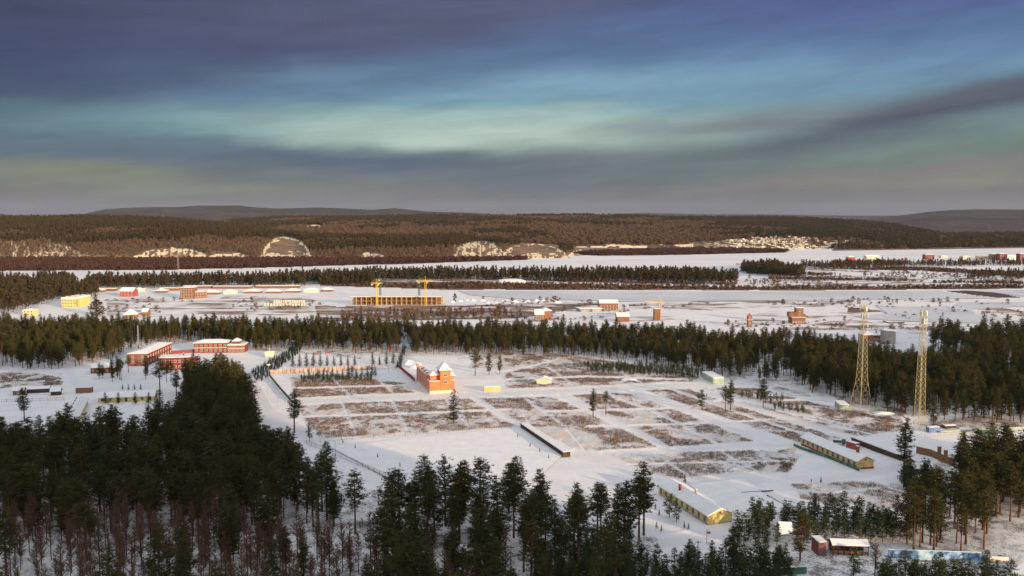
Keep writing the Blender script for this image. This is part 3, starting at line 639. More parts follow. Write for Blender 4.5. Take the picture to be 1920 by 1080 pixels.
def house(name, label, cat, fr, h, rh, wm, roof='gable', plinth=None, oh=.5, group=None, nAB=0, nAC=0, ww=1.1, wh=1.4, z0=.9, floors=1, fh=3., fm='white', attic=True, doors=(), ridge='x', snowt=.28, trim=None, win_parts=True):
    e = thing(name, label, cat, (fr.c.x, fr.c.y, 0), fr.rz, group); l = fr.L/2; b = fr.W/2; sy = -fr.sg
    KEEP.append((fr.c.x, fr.c.y, max(l, b)))
    mb = MB().box(-l, l, -b, b, -.6, h)
    if roof == 'gable': gable(mb, -l, l, -b, b, h+.002, rh)
    obj('wall', mb, M[wm], e)
    if plinth: obj('plinth', MB().box(-l-.06, l+.06, -b-.06, b+.06, -.6, .55), M[plinth], e)
    if roof == 'gable':
        rf = obj('roof', slab_gable(MB(), -l, l, -b, b, h+.05, rh, .1, oh), M[trim or 'wood'], e)
        obj('roof_snow', slab_gable(MB(), -l, l, -b, b, h+.154, rh, snowt, oh-.04), M['roofsnow'], rf)
    elif roof == 'hip':
        rf = obj('roof', MB().box(-l-oh, l+oh, -b-oh, b+oh, h+.002, h+.14), M[trim or 'cream'], e)
        obj('roof_snow', hip(MB(), -l, l, -b, b, h+.145, rh, oh-.05), M['roofsnow'], rf)
    else:
        rf = obj('roof', MB().box(-l-oh, l+oh, -b-oh, b+oh, h+.002, h+.2), M[trim or wm], e)
        obj('roof_snow', MB().box(-l-oh+.15, l+oh-.15, -b-oh+.15, b+oh-.15, h+.204, h+.2+rh), M['roofsnow'], rf)
    for k in range(floors):
        zz_ = z0+k*fh
        for i in range(nAB):
            if (i, k) in doors: window(e, -l+(i+.5)*2*l/nAB, sy*(b+.02), .1, 1.1, 2.2, 'x', sy, fm, 'door'); continue
            window(e, -l+(i+.5)*2*l/nAB, sy*(b+.02), zz_, ww, wh, 'x', sy, fm)
        for i in range(nAC): window(e, -l-.02, -b+(i+.5)*2*b/nAC, zz_, ww, wh, 'y', -1, fm)
    e['L'] = 0; del e['L']; e_l = (l, b, sy); return e, l, b, sy

# --- near yellow house
fr = Frame((1327,985), (1235,926), (1372,979)); e, l, b, sy = house('long_house', 'near bright yellow single storey house with snowy gable roof and brick chimney', 'house', fr, 3.3, 1.9, 'yellow', plinth='conc', nAB=9, ww=1.2, wh=1.8, z0=.85, oh=.55, fm='grey', trim='ochre', doors=())
window(e, -l-.02, 0, 3.6, .7, .8, 'y', -1, 'ochre', 'vent'); chimney(e, l*.35, sy*b*.45, 3.9, 7.0, .8, 'redbrick'); chimney(e, -l*.05, -sy*b*.1, 4.6, 6.6, .8, 'conc')
obj('drainpipe', MB().bar((-l-.1, 0, 0), (-l-.1, 0, 3.4), .06), M['grey'], e)
# --- far yellow house with green yard fence
fr = Frame((1607,880), (1502,833), (1637,877)); e, l, b, sy = house('long_house', 'long ochre house with one tall chimney and a green fence along its windows', 'house', fr, 3.2, 1.8, 'ochre', plinth='redbrick', nAB=11, ww=1.2, wh=1.6, z0=1.0, oh=.5, fm='grey', trim='dwood')
window(e, -l-.02, 0, 3.5, .7, .7, 'y', -1, 'ochre', 'vent'); chimney(e, -l*.72, -sy*.3, 4.6, 7.8, 1.0, 'brownbrick'); obj('pipework', MB().bar((-l-.2, 1, .6), (-l-.2, 1, 2.4), .06).bar((-l-.2, 1, 2.4), (-l-.2, 3.6, 2.4), .06).bar((-l-.2, 3.6, 2.4), (-l-.2, 3.6, .2), .06), M['redbrick'], e)

def fence(name, label, pts, h, m, step=3., style='rail', group=None, world=False, postm=None, cat='fence', maxpost=60, pr=.06):
    P = [Vector(p) if world else G(*p) for p in pts]; e = thing(name, label, cat, P[0], 0, group); o0 = P[0]; rb = MB(); posts = []
    for a, b_ in zip(P[:-1], P[1:]):
        a = a-o0; b_ = b_-o0; n = max(1, int((b_-a).length/step))
        for i in range(n+1): posts.append(a+(b_-a)*i/n)
        if style == 'panel':
            d = (b_-a).normalized(); q = Vector((-d.y, d.x, 0))*.05
            rb.quadbox([a-q, b_-q, b_+q, a+q]+[p+Vector((0,0,h)) for p in (a-q, b_-q, b_+q, a+q)])
        elif style == 'pale':
            k = max(2, int((b_-a).length/.5))
            for z in (.25, h*.9): rb.bar(a+Vector((0,0,z)), b_+Vector((0,0,z)), .05)
            for i in range(k): p = a+(b_-a)*(i+.5)/k; rb.bar(p, p+Vector((0,0,h)), .035, n=3)
        else:
            for z in (h*.35, h*.65, h*.97): rb.bar(a+Vector((0,0,z)), b_+Vector((0,0,z)), .045)
    obj('railing' if style != 'panel' else 'panel', rb, M[m], e)
    if len(posts) > maxpost: posts = posts[::math.ceil(len(posts)/maxpost)]
    pm = MB().box(-pr, pr, -pr, pr, -.3, h*1.06).mesh('post'); pm.materials.append(M[postm or m])
    for p in posts: q = bpy.data.objects.new('post', pm); link(q, e); q.location = p
    return e
fence('yard_fence', 'low green fence running in front of the long ochre house', [(1488,836),(1500,842),(1560,862),(1612,884)], 1.3, 'green', 4., 'panel', maxpost=14, postm='white')
# --- orange building
A = G(806,738); fr = Frame((806,738), (781,713), (851,735.5)); L, Wd = fr.L, fr.W
e = thing('orange_building', 'bright orange building with snowy hipped tower and long dark windowed side', 'building', (fr.c.x, fr.c.y, 0), fr.rz); l = L/2; b = Wd/2; sy = -fr.sg; KEEP.append((fr.c.x, fr.c.y, 20))
# local: x=-l front, y=sy*b is the left (shaded) wall, y=-sy*b the right
def by(a, c): return (min(a, c), max(a, c))
obj('wall', MB().box(-l, -l+8, -b, b, -.6, 6.6).box(-l+8.003, l, -b, b, -.6, 9.4), M['orange'], e); obj('plinth', MB().box(-l-.07, l+.07, -b-.07, b+.07, -.6, 1.5), M['cream'], e)
y0, y1 = by(sy*b*.12, -sy*b*.72)
tw = obj('tower', MB().box(-l-.3, -l+8.6, y0, y1, 1.6, 13.6), M['orange'], e); obj('tower_roof', hip(MB(), -l-.3, -l+8.6, y0, y1, 13.6, 4.4, .8, .3), M['roofsnow'], e)
for z in (5.6, 9.8): window(e, -l-.34, (y0+y1)/2, z, 1.8, 1.7, 'y', -1, 'white')
yy0, yy1 = by(sy*b*.88, sy*b*.15)
obj('side_bay', MB().box(-l+3, -l+9, yy0, yy1, 6.6, 10.2), M['orange'], e); obj('bay_roof', hip(MB(), -l+3, -l+9, yy0, yy1, 10.2, 2.6, .4, .25), M['roofsnow'], e)
window(e, -l+2.96, (yy0+yy1)/2, 7., 1.4, 1.5, 'y', -1)
yy0, yy1 = by(-sy*b*.73, -sy*b*1.12); obj('side_bay', MB().box(-l+2, -l+9, yy0, yy1, -.5, 9.6), M['orange'], e); obj('bay_roof', hip(MB(), -l+2, -l+9, yy0, yy1, 9.6, 2.4, .5, .25), M['roofsnow'], e); window(e, -l+1.96, (yy0+yy1)/2, 6.8, 1.3, 1.5, 'y', -1)
for bx_ in ((-l-.12, -l+.25, *by(sy*b+sy*.12, sy*b*.13)), (-l-.12, -l+.25, *by(-sy*b*.74, -sy*b*1.08)), (-l+.26, -l+7.9, *by(sy*b+sy*.1, sy*b-sy*.25))): pp_ = obj('parapet', MB().box(*bx_, 6.62, 7.25), M['orange'], e); obj('parapet_snow', MB().box(*bx_, 7.26, 7.55), M['roofsnow'], pp_)
obj('terrace_snow', MB().box(-l+.3, -l+8, -b+.3, b-.3, 6.62, 6.9), M['roofsnow'], e)
rf = obj('roof', MB().box(-l+9.1, l+.3, -b-.3, b+.3, 9.402, 9.6), M['cream'], e); obj('roof_snow', MB().box(-l+9.2, l+.1, -b-.1, b+.1, 9.604, 9.95), M['roofsnow'], rf)
for i in range(5):
    x = -l+10.5+i*(L-12)/4; d = obj('dormer', MB().box(x-.9, x+.9, *by(sy*b+sy*.1, sy*b-sy*1.8), 9.96, 11.3), M['orange'], e); obj('dormer_snow', hip(MB(), x-.9, x+.9, *by(sy*b+sy*.1, sy*b-sy*1.8), 11.3, .9, .15, .15), M['roofsnow'], d)
for i in range(10):
    x = -l+2.2+i*(L-4.4)/9
    for z in (2.0, 4.7, 7.3):
        if z > 7 and x < -l+8.5: continue
        window(e, x, sy*(b+.02), z, 1.7, 1.7, 'x', sy, 'white')
    if i: obj('pilaster', MB().box(x-(L-4.4)/18-.25, x-(L-4.4)/18+.25, *by(sy*(b+.003), sy*(b+.3)), .4, 6.5 if x < -l+9 else 9.3), M['orange'], e)
obj('entrance_steps', MB().box(-l+3, -l+8, *by(-sy*(b+.9), -sy*(b+2.5)), -.3, .5).box(-l+3.5, -l+7.5, *by(-sy*(b+.9), -sy*(b+1.8)), .503, 1.0), M['cream'], e)
fence('yard_wall', 'dark red low wall running from the lane towards the orange building', [(744,687),(762,702),(778,716)], 2.4, 'redbrick', 5., 'panel', maxpost=9)
def heap(x, y, r, h, lab, cat='snow heap', m='snow'):
    p = G(x, y); n, k = 14, 6; P_ = np.zeros((k, n+1, 3)); rr = np.random.default_rng(int(x))
    for i in range(k):
        for j in range(n+1):
            a = 2*math.pi*(j % n)/n; q = r*(1-i/(k-1))*(1+.25*math.sin(3*a+x)+.15*math.sin(5*a+y)); P_[i, j] = (q*math.cos(a)*1.5, q*math.sin(a), -.3+h*(1-(1-i/(k-1))**2)+.1*rr.random())
    o = obj('snow_heap', gridmesh('snow_heap', P_), M[m]); o.location = p; return tag(o, lab, cat)
heap(768,682,3.4,3.2,'tall snow heap at the far left corner of the orange building'); heap(778,690,2.6,2.4,'lower snow heap nearest the orange building')
heap(1180,712,4,1.3,'warm lit snow heap in the middle of the brushy field'); heap(1728,868,5,1.6,'snow mound beside the lone pine and the dark shed'); heap(742,714,3.2,.9,'flat snow heap on the yard left of the orange building')
heap(1655,775,4,1.2,'snowy rubble heap between the lattice towers'); heap(860,838,0.01,0.01,'') if 0 else None
# --- red brick complex
fr = Frame((276,686), (322,664), (246,684)); e, l, b, sy = house('dormitory', 'long dark red brick block with snowy hipped roof and rows of windows', 'building', fr, 8.6, 1.6, 'redbrick', 'hip', floors=2, nAB=10, nAC=2, ww=1.2, wh=1.9, z0=1.6, fh=3.6, fm='cream')
chimney(e, -l*.4, -sy*b*.5, 8.8, 11.2)
fr = Frame((364,662), (427,661), (364,650), Wd=13); e, l, b, sy = house('brick_building', 'two storey red brick building with pale window rows and cream floor band', 'building', fr, 7.6, 2.0, 'redbrick', 'hip', floors=2, nAB=7, ww=1.7, wh=1.7, z0=1.0, fh=3.6, fm='cream')
obj('floor_band', MB().box(-l-.1, l+.1, *by(sy*(b+.1), sy*b), 3.7, 4.1), M['cream'], e); obj('wing', MB().box(l+.003, l+13, *by(sy*(b+1), -sy*b), -.5, 5.6), M['redbrick'], e)
obj('wing_band', MB().box(l, l+13.1, *by(sy*(b+1.1), -sy*b), 5.603, 6.0).box(l, l+13.1, *by(sy*(b+1.12), sy*(b+.9)), 3.2, 3.6), M['cream'], e); obj('wing_snow', MB().box(l+.1, l+12.9, *by(sy*(b+.9), -sy*b), 6.004, 6.3), M['roofsnow'], e)
obj('corner_tower', MB().box(l+3, l+8.5, -3, 3, 6.302, 8.2), M['redbrick'], e); obj('tower_roof', hip(MB(), l+3, l+8.5, -3, 3, 8.2, 2.4, .5), M['roofsnow'], e)
for i in range(4): window(e, l+1.8+i*3, sy*(b+1.02), .9, 1.4, 1.5, 'x', sy, 'cream')
fr = Frame((300,694), (366,692), (303,684), Wd=12); e, l, b, sy = house('brick_annex', 'low red brick annex with flat snowy roof half hidden behind the spruces', 'building', fr, 8.2, .4, 'redbrick', 'flat', floors=2, nAB=8, ww=1.4, wh=1.6, z0=1.1, fh=3.9, fm='cream'); chimney(e, 3, 0, 8.8, 10.6)
fr = Frame((170,700), (214,699), (171,690), Wd=11); e, l, b, sy = house('gatehouse', 'small red gatehouse with snowy gable roof among dark pines', 'house', fr, 3.6, 1.6, 'redbrick', nAB=5, fm='cream', trim='cream')
fence('wall_link', 'low brick wall linking the two red brick buildings', [(322,664),(364,661)], 2.6, 'redbrick', 6., 'panel', cat='wall')
# --- yellow barracks at left
fr = Frame((184,755), (289,751), (184,742), Wd=8.5); e, l, b, sy = house('barrack', 'yellow barrack with snow covered roof behind four round firs', 'house', fr, 2.7, 2.2, 'yellow', nAB=7, ww=1.2, wh=1.3, fm='grey', z0=.8, doors=((3,0),), trim='cream')
fr = Frame((143,800), (165,757), (118,797)); e, l, b, sy = house('barrack', 'snow roofed yellow barrack with a row of small dormers, end on to the dark wood', 'house', fr, 2.8, 1.9, 'yellow', nAB=6, fm='grey', trim='cream')
for i in range(8):
    x = -l+2+i*(2*l-4)/7; d = obj('dormer', MB().prism([(-.7, 0), (.7, 0), (0, 1.)], -1.2, 1.2), M['dwood'], e); d.location = (x, -sy*b*.62, 3.55); d.rotation_euler.z = math.pi*0
fr = Frame((142,737), (172,736), (143,733), Wd=3); house('container', 'brown wooden container hut on the snow beside the white road', 'hut', fr, 2.8, .25, 'wood', 'flat', oh=.05)
fr = Frame((24,741), (44,740), (25,736), Wd=5); house('wooden_hut', 'light brown wooden hut with snowy gable roof at far left', 'hut', fr, 2.6, 1.4, 'wood', nAB=1)
fr = Frame((50,737), (92,735), (51,731), Wd=4); house('storage_shed', 'long low dark shed with snowy roof beside the light brown hut', 'shed', fr, 2.2, .9, 'dwood')
fr = Frame((95,741), (113,740), (96,735), Wd=4.5); house('storage_shed', 'small dark shed with white gable front beside the long low shed', 'shed', fr, 2.2, 1.6, 'dwood')
fence('picket_fence', 'thin grey picket fence in front of the brown sheds at far left', [(-20,754),(60,752),(120,750)], 1.6, 'grey', 4., 'pale', maxpost=16)
# --- long shed by the snow pitch
fr = Frame((1056,857), (976,802), (1066,853), Wd=3.4); e, l, b, sy = house('grandstand_shed', 'long narrow brown board shed with snowy roof along the snow pitch', 'shed', fr, 2.0, .3, 'dwood', 'flat', oh=.3)
for i in range(14): obj('post', MB().box(-l+i*2*l/13.3-.1, -l+i*2*l/13.3+.1, *by(sy*(b+.003), sy*(b+.16)), -.2, 2.3), M['dwood'], e)
fence('pitch_fence', 'wooden picket fence along the far side of the snow pitch', [(600,829),(640,825),(760,817),(975,799)], 1.7, 'conc', 5., 'pale', maxpost=40, postm='dwood')
fence('pitch_fence', 'grey picket fence along the left side of the snow pitch', [(575,833),(620,850),(680,876),(745,905),(790,925)], 1.9, 'grey', 4., 'pale', maxpost=40)
for i, (x, y) in enumerate(((643,831),(666,841),(708,858),(750,876),(971,820),(994,838),(1012,848),(1029,860))):
    o = obj('marker', MB().cone((0,0), .28, 0, 1.3, 6, .12).cone((0,0), .2, 1.31, 1.6, 6, .05), M['dwood']); o.location = G(x, y)+Vector((0,0,.3)); tag(o, 'small dark upright marker standing on the snow pitch', 'marker', 'markers on the snow pitch')
# --- striped wall and green fence of the yard left of the orange building
fence('yard_wall', 'long pinkish yard wall divided by brown posts behind the close fir row', [(506,701),(600,697.5),(700,693)], 2.8, 'pinkwall', 2.7, 'panel', maxpost=40, postm='redbrick', cat='wall', pr=.16)
fence('railing_fence', 'grey railing fence ending the pinkish yard wall', [(700,693),(744,690.5)], 2.8, 'grey', 3., 'pale')
fence('green_fence', 'dark green sheet fence running down beside the white lane', [(503,703),(523,728),(545,753)], 1.9, 'green', 4., 'panel', maxpost=16)
fence('lane_fence', 'thin pale fence along the far side of the long lane', [(548,755),(700,747),(880,741),(1100,731),(1370,719)], 1.4, 'lgreen', 6., 'rail', maxpost=60)
def flood(x, y, h, lab):
    p = G(x, y); e = thing('floodlight_mast', lab, 'floodlight', p); obj('pole', MB().bar((0,0,-.3), (0,0,h), .16, .09, 6), M['grey'], e); obj('lamp_ring', MB().cone((0,0), 1.3, h-.2, h+.35, 8, 1.0), M['white'], e)
flood(504,716,11,'pole with round white lamp cluster at the end of the green fence')
def lamp(x, y, h, lab, group=None, arm=1.2):
    p = G(x, y); e = thing('street_lamp', lab, 'street lamp', p, 0, group); obj('pole', MB().bar((0,0,-.3), (0,0,h), .11, .07, 6).bar((0,0,h), (arm,0,h+.4), .06), M['grey'], e); obj('lamp_head', MB().box(arm-.1, arm+.7, -.15, .15, h+.3, h+.5), M['white'], e)
lamp(502,745,8,'grey street lamp beside the white lane near the green fence'); lamp(521,765,9,'grey street lamp further down the white lane'); lamp(629,868,9.5,'pale street lamp at the corner of the snow pitch', None, -1.2); lamp(729,700,6,'lamp pole in the yard near the railing fence'); lamp(537,660,9,'lamp post beside the clipped hedge')
fr = Frame((497,670), (514,669.5), (498,666), Wd=5); e, l, b, sy = house('white_kiosk', 'small cream tank house with a spire beside the clipped hedge', 'kiosk', fr, 3.6, .5, 'cream', 'hip'); obj('spire', MB().bar((0,0,4.2), (0,0,9), .2, .04, 6), M['white'], e)
fr = Frame((540,647), (557,646.5), (541,643), Wd=5); house('blue_shelter', 'small blue roofed shelter at the edge of the wood belt', 'shelter', fr, 2.4, .4, 'blue', 'hip', trim='blue')
fr = Frame((727,655.5), (735,655.5), (727,652), Wd=3); house('red_hut', 'tiny red hut on the snow yard under the wood belt', 'hut', fr, 2.6, .3, 'red', 'flat', oh=.1)
for i, (x, y, m_) in enumerate(((592,665,'red'),(614,664,'red'),(636,668,'green'),(598,662,'green'),(622,662,'green'),(700,652,'green'))):
    o = obj('playground_box', MB().box(-1.6,1.6,-.8,.8,.9,1.6).box(-1.5,-1.3,-.7,.7,-.2,.9).box(1.3,1.5,-.7,.7,-.2,.9), M[m_]); o.location = G(x, y); tag(o, 'small %s stand on the snow yard behind the fir row' % m_, 'stand', '%s stands on the snow yard' % m_)
# --- huts of the field
fr = Frame((1006,720), (1035,719), (1007,712), Wd=7); house('hut', 'pale yellow hut with snowy gable roof at the far edge of the brushy field', 'hut', Frame((1006,720), (1007,711), (1034,719.5), L=6), 2.4, 1.6, 'cream', fm='grey', nAC=0, trim='wood')
fr = Frame((908,734), (938,733.3), (909,730), Wd=3.2); house('container', 'ochre container on the snow right of the orange building', 'container', fr, 2.5, .3, 'ochre', 'flat', oh=.05)
fr = Frame((1337,720), (1316,708), (1353,717.5)); house('white_shed', 'white box shed with flat snowy roof at the pine edge', 'shed', fr, 3.6, .35, 'lgreen', 'flat', oh=.2, trim='white')
fr = Frame((1574,770), (1565,762), (1590,769)); house('equipment_cabin', 'pale equipment cabin beside the wider lattice tower', 'cabin', fr, 3.1, .2, 'lgreen', 'flat', oh=.15, trim='white')
fence('cabin_fence', 'light green mesh fence around the foot of the wider lattice tower', [(1592,770),(1605,775),(1636,772),(1645,762)], 1.8, 'lgreen', 3., 'pale')
# --- lattice towers
def lattice(name, label, x, y, H, wb, wt, rz, bend=.3, mid=.55, ant=6):
    e = thing(name, label, 'tower', G(x, y), rz); mb = MB()
    def wd(z): u = z/H; return wb+(wb*mid-wb)*(u/bend) if u < bend else wb*mid+(wt-wb*mid)*min(1, (u-bend)/(.55))
    z = 0.; zs = [0.]
    while z < H-1: z += max(2.4, wd(z)*.95); zs.append(min(z, H))
    q = lambda z, k: Vector(((1,1,-1,-1)[k]*wd(z)/2, (1,-1,-1,1)[k]*wd(z)/2, z))
    for a, b_ in zip(zs[:-1], zs[1:]):
        for k in range(4):
            mb.bar(q(a, k), q(b_, k), .105); mb.bar(q(b_, k), q(b_, (k+1) % 4), .05); mb.bar(q(a, k), q(b_, (k+1) % 4), .05); mb.bar(q(a, (k+1) % 4), q(b_, k), .05)
    obj('lattice_frame', mb, M['ylw_steel'], e)
    obj('ladder', MB().bar((.25,0,0), (.25,0,H), .06).bar((-.25,0,0), (-.25,0,H), .06), M['ylw_steel'], e)
    for z in (H*.88, H*.95): obj('platform', MB().box(-wt*.62, wt*.62, -wt*.62, wt*.62, z, z+.12).bar((-wt*.8,-wt*.8,z+1), (wt*.8,-wt*.8,z+1), .06).bar((wt*.8,-wt*.8,z+1), (wt*.8,wt*.8,z+1), .06).bar((wt*.8,wt*.8,z+1), (-wt*.8,wt*.8,z+1), .06).bar((-wt*.8,wt*.8,z+1), (-wt*.8,-wt*.8,z+1), .06), M['ylw_steel'], e)
    for i in range(ant):
        a = 2*math.pi*i/ant+.4; r_ = wt*.95; z = H*(.90 if i % 2 else .965); o = obj('antenna', MB().box(-.16, .16, -.3, .3, -1.2, 1.2).bar((0,0,0), (-r_*.6,0,0), .05), M['white'], e); o.location = (r_*math.cos(a), r_*math.sin(a), z); o.rotation_euler.z = a
    for i, z in enumerate((H*.80, H*.74)): o = obj('dish', MB().bar((0,0,0), (.5,0,0), .7, .75, 10), M['white'], e); o.location = (wt*.6, -wt*.6*(1-2*i), z); o.rotation_euler.z = -.8
lattice('lattice_tower', 'wider pale yellow lattice tower with splayed legs rising out of the pines', 1614, 766, 57, 8.2, 2.2, .35, .28, .5)
lattice('lattice_tower', 'slimmer pale yellow lattice tower with straight shaft and antennas', 1723, 806, 60, 3.7, 1.7, .25, .5, .72, 8)
# --- right side walls, sheds, yard
fence('yard_rail', 'long pale railing wall on the snow below the pines at right', [(1733,821),(1800,816.5),(1850,814),(1930,809)], 1.5, 'cream', 3., 'pale', maxpost=40)
fence('retaining_wall', 'pale green low wall behind the railing at right', [(1765,812),(1840,808),(1930,803)], 1.0, 'lgreen', 6., 'panel', maxpost=10, cat='wall')
obj_ = obj('gate', MB().box(-4.6,4.6,-.1,.1,0,2.6).box(-4.8,-4.6,-.2,.2,0,2.9).box(4.6,4.8,-.2,.2,0,2.9), M['green']); obj_.location = G(1851,815)+Vector((0,-.5,0)); tag(obj_, 'dark green gate in the pale railing at right', 'gate')
fr = Frame((1742,811), (1762,810), (1742,807), Wd=2.6); house('blue_container', 'blue container with snowy top at the left end of the pale railing', 'container', fr, 2.2, .25, 'blue', 'flat', oh=.05)
fr = Frame((1772,804), (1793,803), (1772,801), Wd=2.2); house('lumber_stack', 'dark low stack of boards with snow on top beside the blue container', 'stack', fr, 1.2, .35, 'dwood', 'flat', oh=.05)
fr = Frame((1693,866), (1596,829), (1699,861), Wd=5.5); e, l, b, sy = house('long_shed', 'very long low dark shed with snowy roof behind the ochre house', 'shed', fr, 2.1, .35, 'dwood', 'flat', oh=.3)
fr = Frame((1586,838), (1604,843), (1583,834), Wd=3); house('red_trailer', 'rust red trailer box beside the far corner of the ochre house', 'trailer', fr, 2.4, .15, 'red', 'flat', oh=.05)
def truck(x, y, rz, body, lab):
    e = thing('truck', lab, 'truck', G(x, y), rz); obj('cargo_bed', MB().box(-2.6,1.2,-1.1,1.1,.9,2.1), M[body], e); c = obj('cab', MB().box(1.3,2.9,-1.05,1.05,.7,2.4), M[body], e); obj('windscreen', MB().box(2.9,2.93,-.9,.9,1.6,2.2), M['glass'], c); obj('snow_load', MB().box(-2.5,1.1,-1.,1.,2.104,2.35), M['roofsnow'], e)
    for xx in (-1.8, 1.9):
        for yy in (-1.05, 1.05): obj('wheel', MB().bar((xx, yy-.15, .45), (xx, yy+.15, .45), .45, n=10), M['dwood'], e)
truck(1573, 833, -.4, 'green', 'olive truck carrying snow behind the ochre house')
fr = Frame((1718,877), (1728,873), (1702,871)); house('brick_hut', 'small brown hut with snowy gable roof at the end of the very long shed', 'hut', fr, 2.3, 1.2, 'wood')
fr = Frame((1714,889), (1740,888), (1713,881), Wd=5.5); house('brick_hut', 'small dark red hut with white snow roof next to bushy pines', 'hut', Frame((1714,889), (1740,888), (1712,882), Wd=5.), 2.3, 1.3, 'redbrick')
fence('boundary_wall', 'rust brown wall running down to the right into the pines', [(1718,850),(1745,856),(1790,876)], 3.2, 'wood', 5., 'panel', maxpost=10, cat='wall')
for i, (x, y, h) in enumerate(((1761,852,3.6),(1773,857,3.2))):
    e = thing('brick_pillar', ['taller','shorter'][i]+' of two free standing brick pillars above the rust brown wall', 'pillar', G(x, y)); obj('shaft', MB().box(-.6,.6,-.6,.6,-.3,h), M['brownbrick'], e); obj('cap', MB().box(-.7,.7,-.7,.7,h+.003,h+.25), M['roofsnow'], e)
# --- lower right yard
fr = Frame((1534,1042), (1549,1041), (1535,1034), Wd=4); house('kiosk', 'small dark red kiosk with thick snow on its roof', 'kiosk', Frame((1534,1042), (1549,1041.5), (1536,1030), Wd=5), 4.0, .35, 'redbrick', 'flat', oh=.2)
fr = Frame((1561,1040), (1628,1042), (1561,1030), Wd=4.5)
e = thing('shelter', 'open dark shelter with long snow covered roof beside the red kiosk', 'shelter', fr.c, fr.rz); l, b = fr.L/2, fr.W/2
for i in range(7): obj('post', MB().box(-l+i*2*l/6-.1, -l+i*2*l/6+.1, -b, -b+.2, -.2, 2.9), M['dwood'], e)
obj('back_wall', MB().box(-l, l, b-.2, b, -.2, 2.9), M['dwood'], e); obj('balustrade', MB().box(-l+.1, l-.1, -b+.21, -b+.3, .2, 1.1), M['wood'], e); rf = obj('roof', MB().box(-l-.4, l+.4, -b-.5, b+.5, 2.903, 3.1), M['dwood'], e); obj('roof_snow', slab_gable(MB(), -l-.3, l+.3, -b-.4, b+.4, 3.103, .9, .3, 0), M['roofsnow'], rf)
fr = Frame((1464,1017), (1484,1018), (1464,1008), Wd=6); house('white_tent', 'snow covered white peaked hut half hidden by young pines', 'hut', fr, 3.0, 2.4, 'white')
def board(name, lab, a, b_, h0, h1, m, cat='hoarding', parts=4):
    A_ = G(*a); B_ = G(*b_); e = thing(name, lab, cat, (A_+B_)/2, math.atan2((B_-A_).y, (B_-A_).x)); l = (B_-A_).length/2
    obj('panel', MB().box(-l, l, -.06, .06, h0, h1), M[m], e); obj('frame', MB().box(-l-.1, l+.1, -.1, .1, h1+.003, h1+.15).box(-l-.1, l+.1, -.1, .1, h0-.15, h0-.003), M['white'], e)
    for i in range(parts+1): x = -l+2*l*i/parts; obj('post', MB().box(x-.08, x+.08, .07, .2, -.3, h1), M['grey'], e)
    return e, l
board('hoarding', 'long blue and white printed hoarding behind the olive pines at lower right', (1666,1050), (1852,1056), .6, 3.3, 'hoard', parts=12)
e, l = board('sign_board', 'white board with dark red characters right of the blue hoarding', (1855,1068), (1890,1070), .8, 4.0, 'white', 'sign', 2)
def strokes(e, segs, x0, z0, s):
    mb = MB()
    for a, c, d, f_ in segs: 
        p = Vector((x0+a*s, -.09, z0+c*s)); q = Vector((x0+d*s, -.09, z0+f_*s)); mb.bar(p, q, .045)
    return obj('character', mb, M['red'], e)
GL = [[(0,1,1,1),(.5,1.2,.5,0),(0,.5,1,.5),(.1,0,.9,0)], [(0,1.1,1,1.1),(.2,1.1,.2,0),(.8,1.1,.8,0),(.2,.6,.8,.6),(.2,0,.8,0)], [(0,.9,1,.9),(.5,1.2,0,0),(.5,.9,1,0),(.2,.4,.8,.4)], [(.1,1.1,.1,0),(.1,1.1,.9,1.1),(.9,1.1,.9,0),(.1,.55,.9,.55),(.1,0,.9,0)]]
for i, g in enumerate(GL): strokes(e, g, -l+l*.55+i*l*.4, 2.3, l*.27)
board('fence_panel', 'dark green sheet fence at the bottom beside young pines', (1440,1080), (1512,1076), .0, 2.2, 'green', 'fence', 6)
fr = Frame((1890,1100), (1935,1062), (1960,1110)); house('corner_shed', 'large snowy roof cut off by the bottom right corner', 'building', Frame((1884,1108), (1940,1060), (1960,1115), L=22, Wd=14), 3., .4, 'grey', 'flat')
# low walls round the snow yard by the near house
fence('garden_wall', 'low dark garden wall behind the near yellow house', [(1390,925),(1450,921)], .5, 'dwood', 6., 'panel', maxpost=8, cat='wall')
fence('garden_wall', 'low dark angled garden wall right of the near yellow house', [(1374,964),(1495,962),(1438,930)], .5, 'dwood', 6., 'panel', maxpost=12, cat='wall')
e = thing('signpost', 'lone signpost with a small board on the snowy road by the near yellow house', 'signpost', G(1325,1017)); obj('pole', MB().bar((0,0,-.2), (0,0,4.4), .09), M['dwood'], e); obj('board', MB().box(0,1.2,-.05,.05,2.9,3.6), M['dwood'], e)
def utility(x, y, h, lab):
    e = thing('utility_pole', lab, 'utility pole', G(x, y)); obj('pole', MB().bar((0,0,-.3), (0,0,h), .16, .1, 6), M['dwood'], e); obj('crossarm', MB().box(-.9,.9,-.06,.06,h-.6,h-.45), M['dwood'], e)
utility(1308,1062,8,'dark utility pole at the bottom between young pines'); utility(958,1100,12,'tall thin pole among pines at the bottom centre')
o = thing('person', 'tiny figure in dark red clothes standing on the open snow', 'person', G(1521,906)); 
